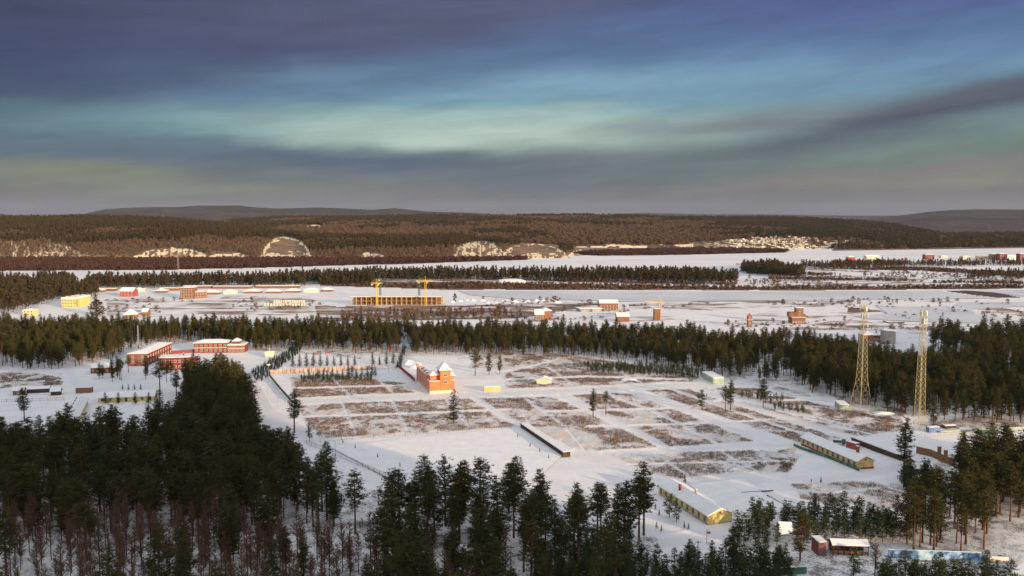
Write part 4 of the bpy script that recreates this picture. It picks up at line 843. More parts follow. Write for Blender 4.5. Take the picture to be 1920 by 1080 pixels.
def person(p, parent):
    v = [(0,0,.9),(0,0,1.2),(0,0,1.48),(0,0,1.58),(0,0,1.7),(.2,0,1.42),(.26,0,1.1),(.26,.06,.85),(-.2,0,1.42),(-.26,0,1.1),(-.26,.06,.85),(.1,0,.85),(.11,.02,.48),(.11,0,.06),(.11,.12,.03),(-.1,0,.85),(-.11,-.02,.48),(-.11,0,.06),(-.11,.12,.03)]
    ed = [(0,1),(1,2),(2,3),(3,4),(2,5),(5,6),(6,7),(2,8),(8,9),(9,10),(0,11),(11,12),(12,13),(13,14),(0,15),(15,16),(16,17),(17,18)]
    rd = [.15,.16,.13,.06,.10,.08,.06,.045,.08,.06,.045,.1,.07,.05,.05,.1,.07,.05,.05]
    me = bpy.data.meshes.new('body'); me.from_pydata(v, ed, []); b_ = bpy.data.objects.new('body', me); link(b_, parent); me.materials.append(M['red']); sk = b_.modifiers.new('skin', 'SKIN')
    for i, q in enumerate(me.skin_vertices[0].data): q.radius = (rd[i], rd[i]*.8)
    me.skin_vertices[0].data[0].use_root = True; b_.modifiers.new('s', 'SUBSURF').levels = 1
person(None, o)
e = thing('gazebo', 'small pavilion with curved snowy roof in a gap of the near wood', 'pavilion', G(690,986)); hip(MB(), -2.6,2.6,-2.6,2.6,2.8,1.9,.6)
obj('roof', hip(MB(), -2.6,2.6,-2.6,2.6,2.8,1.9,.6), M['roofsnow'], e)
for a in (-2.3, 2.3):
    for c in (-2.3, 2.3): obj('post', MB().box(a-.12,a+.12,c-.12,c+.12,-.3,2.79), M['dwood'], e)
fr = Frame((846,1056), (874,1054), (846,1046), Wd=5); house('wooden_cabin', 'brown wooden cabin hidden among pines at the bottom centre', 'cabin', fr, 3., 1.2, 'redbrick')
fence('path_rail', 'dark footbridge rail crossing the snow gap among the near pines', [(668,1026),(760,1036)], 1.1, 'dwood', 4., 'rail')
fence('path_rail', 'dark rail beside the path through the bare larches', [(420,985),(480,995),(560,1004)], 1.1, 'dwood', 4., 'rail')
# --- masts
def mast(x, y, h, w_, lab):
    e = thing('lattice_mast', lab, 'mast', G(x, y)); mb = MB()
    for k in range(3): a = k*2.094; c = (w_*math.cos(a), w_*math.sin(a)); mb.bar((c[0],c[1],0), (c[0]*.6,c[1]*.6,h), .14)
    z = 0
    while z < h-2:
        for k in range(3):
            a = k*2.094; a2 = a+2.094; mb.bar((w_*math.cos(a), w_*math.sin(a), z), (w_*math.cos(a2), w_*math.sin(a2), z+2), .08)
        z += 2.5
    obj('mast_frame', mb, M['grey'], e)
mast(260, 660, 21, .5, 'slim grey mast beside the long dark red brick block'); mast(335, 527, 45, 1.5, 'tall slim mast standing behind the far treeline at left')
# ------------------------------------------------------------ middle distance: construction site and scattered buildings
def P2(x, y): return G(x, y)
fr = Frame((116,577), (152,575.5), (117,569), Wd=16)
e, l, b, sy = house('apartment_block', 'three storey yellow apartment block with snowy roof at the edge of the dark wood', 'building', Frame((116,577), (142,577), (150,565), Wd=34), 10, 1.6, 'yellow', 'flat', floors=3, nAB=5, ww=1.6, wh=1.4, z0=1., fh=3.2, fm='cream')
for i in range(4): d = obj('roof_gable', gable(MB(), -1.5, 1.5, -b+3, -b+7, 0, 2.2), M['yellow'], e); d.location = (-l+4+i*(2*l-8)/3, i*7, 10.9); 
house('yellow_house', 'small yellow house with snowy hipped roof at far left', 'house', Frame((43,592), (63,592), (43,587), Wd=9), 5.6, 1.6, 'yellow', 'hip', floors=2, nAB=3, fm='grey', fh=2.7)
house('red_house', 'bright red gabled house on the far construction ground', 'house', Frame((225,556), (250,556), (226,551), Wd=14), 7, 4, 'red', nAB=4, floors=2, fh=3.3, z0=1.5)
house('brick_building', 'orange brick building under construction with snow on its uneven roof', 'building', Frame((338,560), (362,560), (339,554), Wd=16), 14, 2, 'brownbrick', 'hip', nAB=5, floors=4, fh=3.3)
house('brick_building', 'lower orange brick wing attached right of the uneven roofed brick building', 'building', Frame((363,559), (389,558), (364,553), Wd=12), 7.5, 1.6, 'brownbrick', 'hip', nAB=5, floors=2, fh=3.3)
for i, (x, y, wd_) in enumerate(((395,552,28),(430,551,22),(472,550,30),(512,550,28),(548,549,26),(583,548,28),(612,547,20),(300,549,20),(180,548,22),(258,547,16))):
    house('farm_house', ['snow roofed row house on the far construction ground'][0], 'house', Frame((x-wd_/2,y), (x+wd_/2,y), (x-wd_/2,y-4), Wd=11), 2.6, 3.0, 'cream' if i % 4 == 1 else 'brownbrick', 'hip', group='snow roofed houses of the far row', oh=.7)
for (x0, x1, y) in ((185,215,546),(235,268,546.5),(300,334,545),(345,395,541),(400,470,541.5),(480,560,540.5)):
    house('long_hall', 'low brown hall with snowy roof in front of the far treeline', 'hall', Frame((x0,y), (x1,y), (x0,y-3), Wd=9), 3.4, .5, 'brownbrick', 'flat', group='low halls below the far treeline')
house('peak_hut', 'hut with two steep snowy gables in front of the wood belt at left', 'hut', Frame((232,596), (258,595), (233,590), Wd=12), 3.2, 5, 'wood', 'hip'); house('peak_hut', 'narrow snow roofed hut beside the two gabled hut', 'hut', Frame((266,592), (276,592), (266,588), Wd=9), 4, 3, 'wood')
# rows of young columns (foundation grid)
for k, (x0, x1, y) in enumerate(((497,572,573),(515,570,567))):
    A_ = G(x0, y); B_ = G(x1, y); e = thing('column_row', ['front row of pale stub columns on the snowy building ground', 'back row of pale stub columns on the snowy building ground'][k], 'columns', A_)
    for i in range(14): obj('column', MB().box(-.8,.8,-.8,.8,-.2,2.8), M['cream'], e).location = (B_-A_)*i/13
# concrete frame building
A_ = G(660,571); B_ = G(830,571); e = thing('concrete_frame', 'long open concrete frame building under construction with yellow posts', 'building', (A_+B_)/2, 0); l = (B_-A_).length/2; n = 18
obj('floor_slab', MB().box(-l, l, -7, 7, 4.6, 5.0), M['yconc'], e); obj('roof_slab', MB().box(-l, l, -7, 7, 9.3, 9.8), M['yconc'], e); obj('roof_snow', MB().box(-l+.2, l-.2, -6.8, 6.8, 9.804, 10.2), M['roofsnow'], e)
for i in range(n+1):
    x = -l+.4+(2*l-.8)*i/n
    for y in (-6.8, 6.6): obj('column', MB().box(x-.4, x+.4, y, y+.3+.4, -.4, 9.28), M['yconc'], e)
obj('core_wall', MB().box(-l+2, l-2, 3.5, 3.8, -.4, 4.59).box(-l+2, l-2, 3.5, 3.8, 5.01, 9.29), M['brownbrick'], e)
def crane(x, y, h, jib, cj, rz, lab, m='crane', jz=0.):
    e = thing('tower_crane', lab, 'crane', G(x, y), rz); mb = MB(); w_ = .9
    for a in (-w_, w_):
        for c in (-w_, w_): mb.bar((a,c,-.3), (a,c,h), .2)
    z = 0; k = 0
    while z < h-2.5:
        s_ = 1 if k % 2 else -1; mb.bar((-w_*s_,-w_,z), (w_*s_,-w_,z+2.5), .14); mb.bar((-w_*s_,w_,z), (w_*s_,w_,z+2.5), .14); mb.bar((-w_,-w_*s_,z), (-w_,w_*s_,z+2.5), .14); mb.bar((w_,-w_*s_,z), (w_,w_*s_,z+2.5), .14); z += 2.5; k += 1
    obj('mast', mb, M[m], e); j = MB(); j.bar((-cj,0,h), (jib,0,h+jz), .28).bar((-cj,0,h+1.3), (jib,0,h+jz+.6), .2); obj('jib', j, M[m], e)
    k = 0; j2 = MB(); x_ = 0
    while x_ < jib-2: j2.bar((x_,0,h+jz*x_/jib), (x_+1.5,0,h+1.2), .12); x_ += 3
    obj('jib_bracing', j2, M[m], e); obj('counterweight', MB().box(-cj, -cj+2.4, -.8, .8, h-2, h), M['conc'], e); obj('cab', MB().box(1,2.6,-.8,.8,h-2.2,h-.2), M[m], e); obj('apex', MB().bar((0,0,h), (0,0,h+6), .35, .1).bar((0,0,h+5.6), (jib*.6,0,h+1.2), .06).bar((0,0,h+5.6), (-cj,0,h+1), .06), M[m], e)
crane(707,573,26,7,7,.4,'yellow tower crane at the left end of the concrete frame building'); crane(798,574,29,10,9,.2,'tallest yellow tower crane at the right part of the concrete frame building'); crane(786,566,27,8,6,1.0,'greenish tower crane behind the concrete frame building','green'); crane(713,560,25,5,4,1.2,'greenish thin tower crane behind the left end of the concrete frame','green')
crane(1238,598,17,3,15,.05,'yellow tower crane standing alone over a brown shaft right of centre')
house('brick_tower', 'unfinished brown shaft under the lone yellow crane', 'tower', Frame((1227,600), (1238,600), (1227,596), Wd=8), 11, .3, 'brownbrick', 'flat')
house('brick_house', 'brick house with snowy gables in front of the wood belt, centre right', 'house', Frame((1003,602), (1020,602), (1010,596), Wd=16), 6.5, 4, 'brownbrick', nAB=4, floors=2, fh=3.)
house('brick_house', 'tall brick wing behind the gabled brick house', 'house', Frame((1020,600), (1034,599), (1020,594), Wd=12), 9, 3, 'brownbrick', 'hip')
house('brick_mansion', 'large brick building with twin snowy gables on the flats', 'building', Frame((1124,582), (1159,582), (1125,576), Wd=18), 8, 3, 'brownbrick', nAB=6, floors=2, fh=3.2)
house('snow_hall', 'flat snow covered hall left of the twin gabled brick building', 'hall', Frame((1088,585), (1128,584), (1088,581), Wd=16), 3, .6, 'conc', 'flat', oh=1)
house('brick_house', 'low brick house with snowy roofs just above the treetops left of the lone crane', 'house', Frame((1157,603), (1180,603), (1157,598), Wd=14), 5, 3, 'brownbrick')
def spire(x, y, w_, h, rh, m, lab, rc='red'):
    e = thing('spired_tower', lab, 'tower', G(x, y)); obj('wall', MB().box(-w_,w_,-w_,w_,-.3,h), M[m], e); obj('balcony', MB().box(-w_*1.25,w_*1.25,-w_*1.25,w_*1.25,h*.72,h*.76), M['cream'], e); obj('roof', MB().cone((0,0), w_*1.6, h+.01, h+rh, 4, .05, math.pi/4), M[rc], e)
    for z in (h*.3, h*.82): window(e, 0, -w_-.02, z, w_*.6, w_*.8, 'x', -1)
spire(1405,613,2.,9.5,4,'brownbrick','orange brick tower with pointed roof rising above the treetops'); spire(1026,592,1.6,6,5,'red','small red spired tower behind the gabled brick house'); spire(1163,596,1.6,5,4,'red','small red pagoda tower in front of the twin gabled building')
e, l, b, sy = house('brick_ruin', 'tall brown brick tower building with stepped wings on the flats at right', 'building', Frame((1485,607), (1510,607), (1486,603), Wd=12), 6, .4, 'brownbrick', 'flat', nAB=5)
obj('tower', MB().box(-2.5, 4.5, -5.8, 1, 6.61, 15.5), M['brownbrick'], e); obj('tower_snow', MB().box(-2.8, 4.8, -6, 1.2, 15.503, 16.), M['roofsnow'], e); obj('side_wing', MB().box(-9, -2.503, -5.5, 3, 6.61, 11), M['brownbrick'], e); obj('ramp', MB().prism([(-5.9,6.6),(0,6.6),(0,6.61),(-5.9,6.61)], 4, 9).quadbox([(4.51,-5.7,6.6),(11,-5.7,6.6),(11,0,6.6),(4.51,0,6.6),(4.51,-5.7,10),(5,-5.7,10),(5,0,10),(4.51,0,10)]), M['brownbrick'], e)
for z in (7.6, 10, 12.4): window(e, 1, -5.83, z, 1.6, 2, 'x', -1, 'cream')
house('fort_block', 'round edged brown stone building with snowy hipped roof behind the wider lattice tower', 'building', Frame((1620,645), (1636,645), (1620,638), Wd=12), 7.5, 2.6, 'brownbrick', 'hip', nAB=3, oh=1.2); house('fort_block', 'lower brown wing right of the hipped stone building', 'building', Frame((1637,640), (1652,640), (1637,634), Wd=11), 5, 1.2, 'brownbrick', 'hip', nAB=4)
house('scaffold_tower', 'square brown tower wrapped in scaffolding between the lattice towers', 'tower', Frame((1661,645), (1679,645), (1661,639), Wd=11), 10.5, .5, 'conc', 'flat', nAB=2, floors=2, fh=4)
fence('boardwalk', 'long dark timber boardwalk across the snowy flats behind the lattice towers', [(1440,632),(1520,622),(1590,618),(1700,618),(1780,622)], 2.2, 'dwood', 5., 'rail', maxpost=60, cat='boardwalk', pr=.12)
fence('curved_rail', 'dark curved causeway rail on the frozen flats left of the wider tower', [(1545,612),(1580,610),(1592,602),(1600,597),(1612,596)], 1.3, 'dwood', 4., 'rail', maxpost=30)
fence('low_wall', 'short dark jetty wall on the frozen flats between the towers', [(1655,603),(1665,606),(1694,606),(1696,604)], 1.1, 'dwood', 6., 'panel', maxpost=6, cat='wall')
# dome tent, pavilions, far houses
e = thing('snow_tent', 'big pale domed tent on the far bank, snow covered', 'tent', G(958,531)); n, k = 20, 7; P_ = np.zeros((k, n+1, 3))
for i in range(k):
    for j in range(n+1): a = 2*math.pi*j/n; t_ = i/(k-1)*math.pi/2; P_[i, j] = (26*math.cos(t_)**.7*math.cos(a) if i < k-1 else 0, 11*math.cos(t_)*math.sin(a), 7.5*math.sin(t_)-.2)
obj('canopy', gridmesh('canopy', P_), M['ice2'], e); obj('base_rim', MB().cone((0,0), 11.4, -.3, .6, 16, 11.2), M['cream'], e); o = obj('entrance', MB().box(-2,2,-12.5,-9,-.2,4), M['cream'], e)
for x, y, lab in ((965,521,'orange pavilion with peaked roof at the edge of the far treeline'), (1111,524,'second peaked pavilion inside the far treeline')): house('pavilion', lab, 'pavilion', Frame((x-6,y), (x+6,y), (x-6,y-2), Wd=14), 8, 9, 'wood', 'hip')
house('white_house', 'low white house in the gap of the far treeline', 'house', Frame((872,518), (886,518), (872,516), Wd=10), 5, 3, 'cream'); house('yellow_house', 'pale yellow house in the gap of the far treeline left of the white one', 'house', Frame((925,522), (938,522), (925,520), Wd=10), 5, 2, 'yellow')
for x0, x1, y, h, m_, rf_, lab in ((1735,1752,486,22,'red','hip','red brick block beyond the river at right'), (1806,1820,486,13,'cream','hip','small cream block beyond the river at right'), (1860,1872,487,26,'orange','hip','orange block with turret far right, left one'), (1874,1888,488,30,'red','hip','taller red orange block far right'), (1889,1908,487,16,'white','flat','long white block between the red buildings far right'), (1912,1934,489,32,'red','hip','red block cut by the right edge of the picture'), (1835,1860,486,12,'yellow','flat','long pale yellow block far right'), (1765,1776,484,10,'cream','hip','small cream house beyond the river between red blocks')):
    house('far_building', lab, 'building', Frame((x0,y), (x1,y), (x0,y-1.2), Wd=16), h*.5, 2.2, {'red': 'redbrick', 'orange': 'brownbrick'}.get(m_, m_), rf_, nAB=max(2, int((x1-x0)/4)), floors=2, fh=h*.22, z0=h*.06, ww=2., wh=h*.11)
house('far_building', 'dark red building behind trees on the near river side', 'building', Frame((1590,492), (1603,492), (1590,490), Wd=14), 12, 3, 'red', 'hip'); house('far_building', 'white roofed building behind grey trees on the near river side', 'building', Frame((1625,492), (1650,492), (1625,490), Wd=18), 12, 4, 'cream')
# heap rows in front of the channel
for i in range(16):
    x = 850+i*13; s_ = random.uniform(.7, 1.6); heap(x+random.uniform(-3,3), 565+random.uniform(-1.5,3.5), 2.6*s_, 2.2*s_, 'snow capped rubble heap in the row beside the frozen channel'); COL.objects[-1]['group'] = 'rubble heaps in the row beside the channel'
# village on the far slope
vm = []
for mm in ('cream', 'brownbrick', 'wood'):
    a = MB().box(-4,4,-3,3,-3,3.); gable(a, -4, 4, -3, 3, 3., 1.8); a = a.mesh('wall'); a.materials.append(M[mm]); r_ = slab_gable(MB(), -4, 4, -3, 3, 3.05, 1.8, .3, .4).mesh('roof'); r_.materials.append(M['roofsnow']); vm.append((a, r_))
spots = []
for i in range(400):
    x = random.uniform(1370, 1600); y = random.uniform(440, 469)
    if x > 1530 and random.random() < .6: continue
    if y < 441+abs(x-1470)*.09: continue
    spots.append((x, y))
    if len(spots) >= 70: break
def raymarch(RR, x, y):
    d = G(x, y if y > HY+1 else HY+1); a = (d-Vector((0,0,CAMH))); 
    for k in range(400):
        t_ = (2600+k*8)/a.y; p = Vector((0,0,CAMH))+a*t_
        if RR.z(np.array([p.x]), np.array([p.y]))[0] > p.z: return p
    return d
for x, y in spots+[(1655,462),(1628,464),(1560,458),(1590,452)]:
    p = raymarch(RB, x, y); a, r_ = random.choice(vm); e = thing('village_house', 'small snow roofed village house on the slope beyond the river', 'house', p, random.uniform(-.5, .5), 'village houses on the slope beyond the river')
    for nm, q in (('wall', a), ('roof', r_)): o = bpy.data.objects.new(nm, q); link(o, e)
# round bare bushes by the channel
for i, (x, y, w_, h) in enumerate(((1041,566,22,10),(1105,567,12,6),(906,560,8,5),(1610,568,9,9),(853,567,9,16),(907,492,0,0))):
    if not w_: continue
    for k in range(1):
        o = obj('bush', [BUSH, DBUSH][i == 4][i % 3], M['twig']); o.location = G(x, y); s_ = w_*mpp(x, y)/7.; o.scale = (s_, s_*.7, h*mpp(x, y)/5.); tag(o, ['wide round bare bush beside the frozen channel','small round bare bush right of the wide one by the channel','small bush left of the frozen channel','dark bare bush on the channel bank behind the wider lattice tower','dark conifer bush right of the concrete frame building'][i], 'bush')
o = obj('tree', ROUND, M['farpine']); o.location = G(182, 592); o.scale = (1.25, 1.1, 1.0); tag(o, 'broad round dark tree right of the yellow apartment block', 'tree')
VIEWGAP = [(275,700,100),(250,690,90),(1300,1000,100)]
def keep_ok(X, Y):
    ok = np.ones(X.shape, bool)
    for a, b, r in KEEP: ok &= (X-a)**2+(Y-b)**2 > r*r
    return ok

# --- pine woods (bases, in photo coordinates on the level plain)
WOODS = [  # polygon, spacing, height range, density gate, young share
 ('belt', [(-350,622),(300,624),(700,626),(1000,634),(1200,640),(1330,647),(1440,648),(1540,656),(1620,672),(1720,688),(1900,700),(2250,700),(2250,800),(1930,800),(1830,790),(1720,790),(1610,754),(1530,740),(1470,705),(1440,722),(1400,708),(1310,702),(1260,690),(1180,676),(1060,668),(820,664),(560,656),(470,662),(360,640),(250,655),(180,682),(100,692),(-350,700)], 6.0, (11.5,17.5), 1.05),
 ('left', [(-350,860),(60,860),(130,850),(240,860),(330,810),(345,730),(400,722),(455,725),(470,790),(500,872),(560,905),(600,945),(660,975),(740,1000),(640,1010),(500,1010),(300,1010),(-350,1010)], 6.4, (13,24), 1.05),
 ('leftlow', [(-350,1010),(560,1010),(740,1000),(760,1500),(-350,1500)], 12., (15,24), .42),
 ('centre', [(750,968),(830,958),(1000,955),(1160,985),(1175,1050),(1150,1500),(700,1500),(720,990)], 7.8, (14,26), .7),
 ('right', [(1790,905),(1880,890),(1930,900),(2250,900),(2250,990),(1930,985),(1800,975)], 6., (19,24), 1.),
 ('rightclump', [(1700,985),(1780,965),(1850,990),(1860,1030),(1700,1055)], 5.6, (15,21), 1.),
 ('gatewood', [(170,690),(240,688),(330,700),(330,715),(240,722),(170,715)], 9., (9,15), .7),
 ('rightfar', [(1745,650),(1930,640),(2250,640),(2250,690),(1930,680),(1860,700),(1760,672)], 8., (17,22), 1.),
]
tree_list = []
for nm, poly, spc, (h0, h1), dens in WOODS:
    pw = [G(x, min(y, 1500)) for x, y in poly]; xs = [p.x for p in pw]; yy = [p.y for p in pw]
    X, Y = jitter(min(xs), max(xs), min(yy), max(yy), spc); x, y = proj(X, Y)
    ok = inpoly(x, y, poly) & keep_ok(X, Y) & (lane(x, y) > 1.1) & (rng.random(X.shape) < dens*(.55+.9*fbm(X, Y, 26, 2))) & (Y > 190)
    for a, b, c, d in zip(X[ok], Y[ok], x[ok], y[ok]): tree_list.append((a, b, c, d, random.uniform(h0, h1)+(3. if nm == 'belt' and c > 1500 and d > 700 else 0) + (5*(float(fbm(np.array([a]), np.array([b]), 45, 2)[0])-.45) if nm == 'belt' else 0), nm))
# screen-visible height of each, to pick the largest as individuals
def vis(t):
    X, Y, x, y, h, nm = t; x2, y2 = proj(X, Y, h); px = min(y, 1080)-max(y2, 0)
    if x < -25 or x > 1945 or y2 > 1075: return 0
    return px
tree_list.sort(key=vis, reverse=True)
WHERE = {'belt': 'tall straight pine in the dark wood belt crossing the plain', 'leftlow': '', 'left': 'tall dark pine in the dense shaded wood filling the lower left',
 'centre': 'tall pine in the open wood below the fenced snow pitch', 'right': 'tall bare stemmed pine in the stand at the right edge',
 'rightclump': 'olive green pine in the clump above the long blue hoarding', 'gatewood': 'small dark pine beside the red gatehouse', 'rightfar': 'tall dark pine in the far stand right of the lattice towers'}
def zone(nm, x, y, h):
    big = 'tall' if h > 20 else 'shorter'
    if nm in ('left', 'leftlow'):
        if y < 810: w_ = 'at the narrow top of the left wood below red brick buildings'
        elif y < 885: w_ = 'on the left wood edge ' + ('in front of brown sheds' if x < 130 else 'in front of yellow barracks' if x < 330 else 'beside the white lane')
        elif x > 600: w_ = 'at the left wood tip nearest the snow pitch' if y < 960 else 'by the small pavilion'
        elif x > 430: w_ = 'above the rail path in the left wood' if y < 985 else 'beside the rail path among larches'
        elif y > 1010: w_ = 'among bare larches ' + ('at the bottom left corner' if x < 200 else 'left of the rail path')
        else: w_ = 'deep in the left wood, ' + ('near the left picture edge' if x < 150 else 'below the barracks' if x < 300 else 'behind the rail path') + (', back' if y < 930 else ', front')
        return big + ' dark pine ' + w_
    if nm == 'centre':
        return big + ' pine ' + ('on the bottom centre wood edge against the snow pitch' if y < 960 else 'in front rows of the bottom centre wood' if y > 1080 else 'inside the bottom centre wood') + (', left' if x < 900 else ', right' if x > 1040 else ', middle')
    if nm == 'right': return 'bare stemmed pine in the stand ' + ('left of the right picture edge' if x < 1850 else 'at the right picture edge') + (', back row' if y < 940 else ', front row')
    if nm == 'rightclump': return 'olive green pine above the blue hoarding, ' + ('left' if x < 1770 else 'right') + ' side of the clump'
    if nm == 'belt' : return 'dark pine on the near edge of the wood belt, ' + ('behind lattice towers' if x > 1560 else 'left of lattice towers' if x > 1200 else 'far left')
    return WHERE[nm]
SOLO = [  # x, y base, height px, label
 (1695,880,98,'lone tall pine with layered dark branches between the long yellow house and the dark shed'),
 (1112,782,54,'dense dark pine, taller of two standing in the brushy field'), (1136,777,44,'thin pine, smaller of two standing in the brushy field'),
 (851,792,62,'bushy conifer in the brush in front of the orange building'), (891,704,48,'slender pine, nearest the orange building of those right of it'), (917,702,39,'second pine right of the orange building'),
 (937,700,34,'third pine right of the orange building, small'), (1316,768,38,'sparse pine with open branches in the field, left of the brown pair'), (1360,772,50,'brownish pine, left of a pair at the field edge'), (1370,768,56,'brownish pine, right of a pair at the field edge'),
 (1431,764,54,'pine with tall crown beside the low hedge at the field edge'), (1207,1003,140,'tall full pine standing alone left of the near yellow house'), (1198,1008,118,'slimmer pine tight behind the tall one left of the near yellow house'),
 (46,790,64,'lone layered pine in front of the brown sheds at far left'), (300,778,48,'narrow dark pine right of the yellow barrack'), (300,738,62,'broad pine behind the right end of the yellow barrack'), (331,742,50,'pine with bare stem right of the yellow barrack'), (552,810,82,'broad pine at the wood edge by the white lane'), (580,826,34,'short bushy pine at the wood edge near the pitch corner'),
 (667,662,56,'stout pine on its own in front of the wood belt'), (1255,970,46,'pair of bushy young pines against the near yellow house, left one'), (1268,978,40,'bushy young pine against the near yellow house, right one'), (1750,800,60,'pine beside the slimmer lattice tower'), (1375,1072,90,'pine in front of the near yellow house at the bottom'), 
 (614,900,74,'pine with rounded top beside the pitch fence'), (1100,738,0,''), (180,584,32,'round dark pine behind the yellow apartment block'), (1500,1050,95,'young pine standing left of the small red kiosk'), (1600,1085,60,'young pine in front of the snow roofed shelter')]
used = 0; seen_pine = []
for x, y, hp, lab in SOLO:
    if not hp: continue
    p = G(x, y); h = hp*p.y/F*1.02; pr = (SPRUCE if 'conifer' in lab or 'narrow' in lab else YOUNG if h < 12 else PINES)
    plant('pine_tree', random.choice(pr), x, y, h, lab, 'pine tree', wide=random.uniform(1.0, 1.25)); used += 1
    tree_list = [t for t in tree_list if abs(t[0]-p.x)+abs(t[1]-p.y) > 5]
NIND = 300 - used
rest = []
for i, t in enumerate(tree_list):
    if i < NIND and vis(t) > 0:
        X, Y, x, y, h, nm = t
        zl = zone(nm, x, y, h); plant('pine_tree', random.choice(PINES), X, Y, h, zl, 'pine tree', 'pines' + zl.split('pine', 1)[1], wide=random.uniform(.95, 1.3), world=True)
    else: rest.append(t)
rest = [t for t in rest if not (t[3] > 1350)]
P_ = np.array([(t[0], t[1], 0) for t in rest]); hs = np.array([t[4]/22. for t in rest])
scatter('pine_forest', P_, hs, [(c, t) for c, t, H in PINES], 'dense dark pine forest belt across the plain and around its clearings', 'forest')

def polyscatter(polys, sp, gate=0., nsz=20, z=None, Zf=None, extra=None):
    out = []
    for poly in polys:
        pw = [G(x, y) for x, y in poly]; X, Y = jitter(min(p.x for p in pw), max(p.x for p in pw), min(p.y for p in pw), max(p.y for p in pw), sp)
        x, y = proj(X, Y); ok = inpoly(x, y, poly) & keep_ok(X, Y)
        if gate: ok &= fbm(X+300, Y, nsz, 3) > gate
        if extra is not None: ok &= extra(x, y, X, Y)
        out.append(np.stack([X[ok], Y[ok], 0*X[ok]], 1))
    return np.concatenate(out)
# young pines
pts = polyscatter([[(1380,990),(1420,980),(1560,974),(1700,985),(1720,1010),(1640,1020),(1560,1014),(1380,1030)], [(1180,1040),(1240,1075),(1240,1120),(1000,1200),(1000,1060)], [(1690,905),(1760,900),(1760,930),(1700,935)],
                   [(1240,1068),(1480,1062),(1480,1200),(1240,1200)], [(1640,1085),(1930,1090),(1930,1200),(1640,1200)]], 3.3, .27, 12)
scatter('young_pine_thicket', pts, rng.uniform(.6, 1.15, len(pts)), [(c, t) for c, t, H in YOUNG], 'thicket of young green pines below the near yellow house', 'young pines')
pts = polyscatter([[(1095,684),(1240,688),(1330,704),(1300,710),(1100,698)], [(1450,764),(1508,770),(1506,776),(1450,770)], [(1390,740),(1470,752),(1460,760),(1390,748)], [(560,712),(700,710),(705,716),(560,719)]], 3.4)
scatter('evergreen_hedge', pts, rng.uniform(.35, .6, len(pts)), [(c, t) for c, t, H in YOUNG], 'low evergreen bushes along the edges of the brushy field', 'bushes')
# dense spruces of the block that runs up to the red buildings
pts = polyscatter([[(345,765),(462,765),(500,860),(550,885),(320,900)]], 5.2)
scatter('spruce_wood', pts, rng.uniform(1.2, 1.9, len(pts)), [(c, t) for c, t, H in SPRUCE], 'dense block of dark spruces running up to the red brick buildings', 'spruces')
# hedge strips of clipped spruce
pts = polyscatter([[(742,690),(752,690),(762,652),(756,650)], [(480,716),(492,716),(560,664),(572,640),(556,640),(540,660),(470,700)]], 2.6)
scatter('hedge', pts, rng.uniform(.3, .5, len(pts)), [(c, t) for c, t, H in SPRUCE], 'dark clipped hedges around the snow yard left of the orange building', 'hedge')
# planted firs in rows
for i in range(15):
    x = 549+i*12.9+(8 if i > 9 else 0); 
    if i == 10: continue
    plant('fir_tree', SPRUCE[i % 3], x, 688-i*.28+random.uniform(-1, 1), random.uniform(6.5, 10.), 'small dark fir in the spaced row behind the striped yard wall', 'fir tree', 'firs in the row behind the striped wall')
for i in range(16):
    x = 570+i*9; plant('fir_tree', SPRUCE[i % 3], x+random.uniform(-2, 2), 712-i*.5, random.uniform(4.5, 8.), 'small fir in the close row in front of the striped yard wall', 'fir tree', 'firs in the row in front of the striped wall')
for i, x in enumerate((198, 222, 254, 279)):
    plant('fir_tree', SPRUCE[i % 3], x, 757, 6.5, ['leftmost','second','third','rightmost'][i]+' of four round firs along the front of the yellow barrack', 'fir tree', wide=1.25)
for i, x in enumerate((230, 241, 252, 264)):
    plant('fir_tree', SPRUCE[i % 3], x, 731, 3.6, 'tiny fir in the row behind the yellow barrack', 'fir tree', 'tiny firs behind the barrack')
for i, (x, y) in enumerate(((1284,905),(1539,905))):
    plant('fir_tree', SPRUCE[i], x, y, 3.4 if i == 0 else 2.4, ['single small fir on the snow behind the near yellow house', 'single small round fir on the open snow right of the near yellow house'][i], 'fir tree')
for i, (x, y) in enumerate(((1236,966),(1283,990),(1291,992),(1231,990),(1240,996),(1229,955))):
    plant('fir_tree', SPRUCE[i % 3], x, y, 2.2, 'tiny fir sapling on the snow in front of the near yellow house', 'fir tree', 'fir saplings by the near yellow house')

# bare larches in the lower left: the largest individually, the rest as one thicket
X, Y = jitter(-230, 0, 200, 330, 5.6); x, y = proj(X, Y)
ok = ((inpoly(x, y, [(-350,1090),(-20,975),(250,985),(480,1015),(560,1040),(900,1075),(980,1080),(980,1500),(-350,1500)])) & (rng.random(X.shape) < 1.0*(.6+.8*fbm(X, Y, 22, 2))) & (lane(x, y) > 1.)) & (Y > 195)
L_ = sorted([(a, b, c, d, random.uniform(11, 17), 'larch') for a, b, c, d in zip(X[ok], Y[ok], x[ok], y[ok])], key=vis, reverse=True)
for i, t in enumerate(L_[:90]):
    if vis(t) <= 0: break
    zl = ('tall' if t[4] > 14 else 'shorter') + ' bare reddish brown larch ' + ('at the bottom left corner' if t[2] < 130 else 'below the darkest pines at lower left' if t[2] < 330 else 'below the rail path' if t[2] < 560 else 'left of the wooden cabin')
    zl += ', back' if t[3] < 1040 else ', front'
    plant('larch_tree', LARCH[i % 4], t[0], t[1], t[4], zl, 'larch tree', 'larches' + zl.split('larch', 1)[1], 'twigs', world=True)
q = np.array([(t[0], t[1], 0) for t in L_[90:]])
scatter('larch_thicket', q, rng.uniform(.6, 1., len(q)), [(c, t) for c, t, H in LARCH], 'thicket of bare brown larches at the bottom left corner', 'larches')
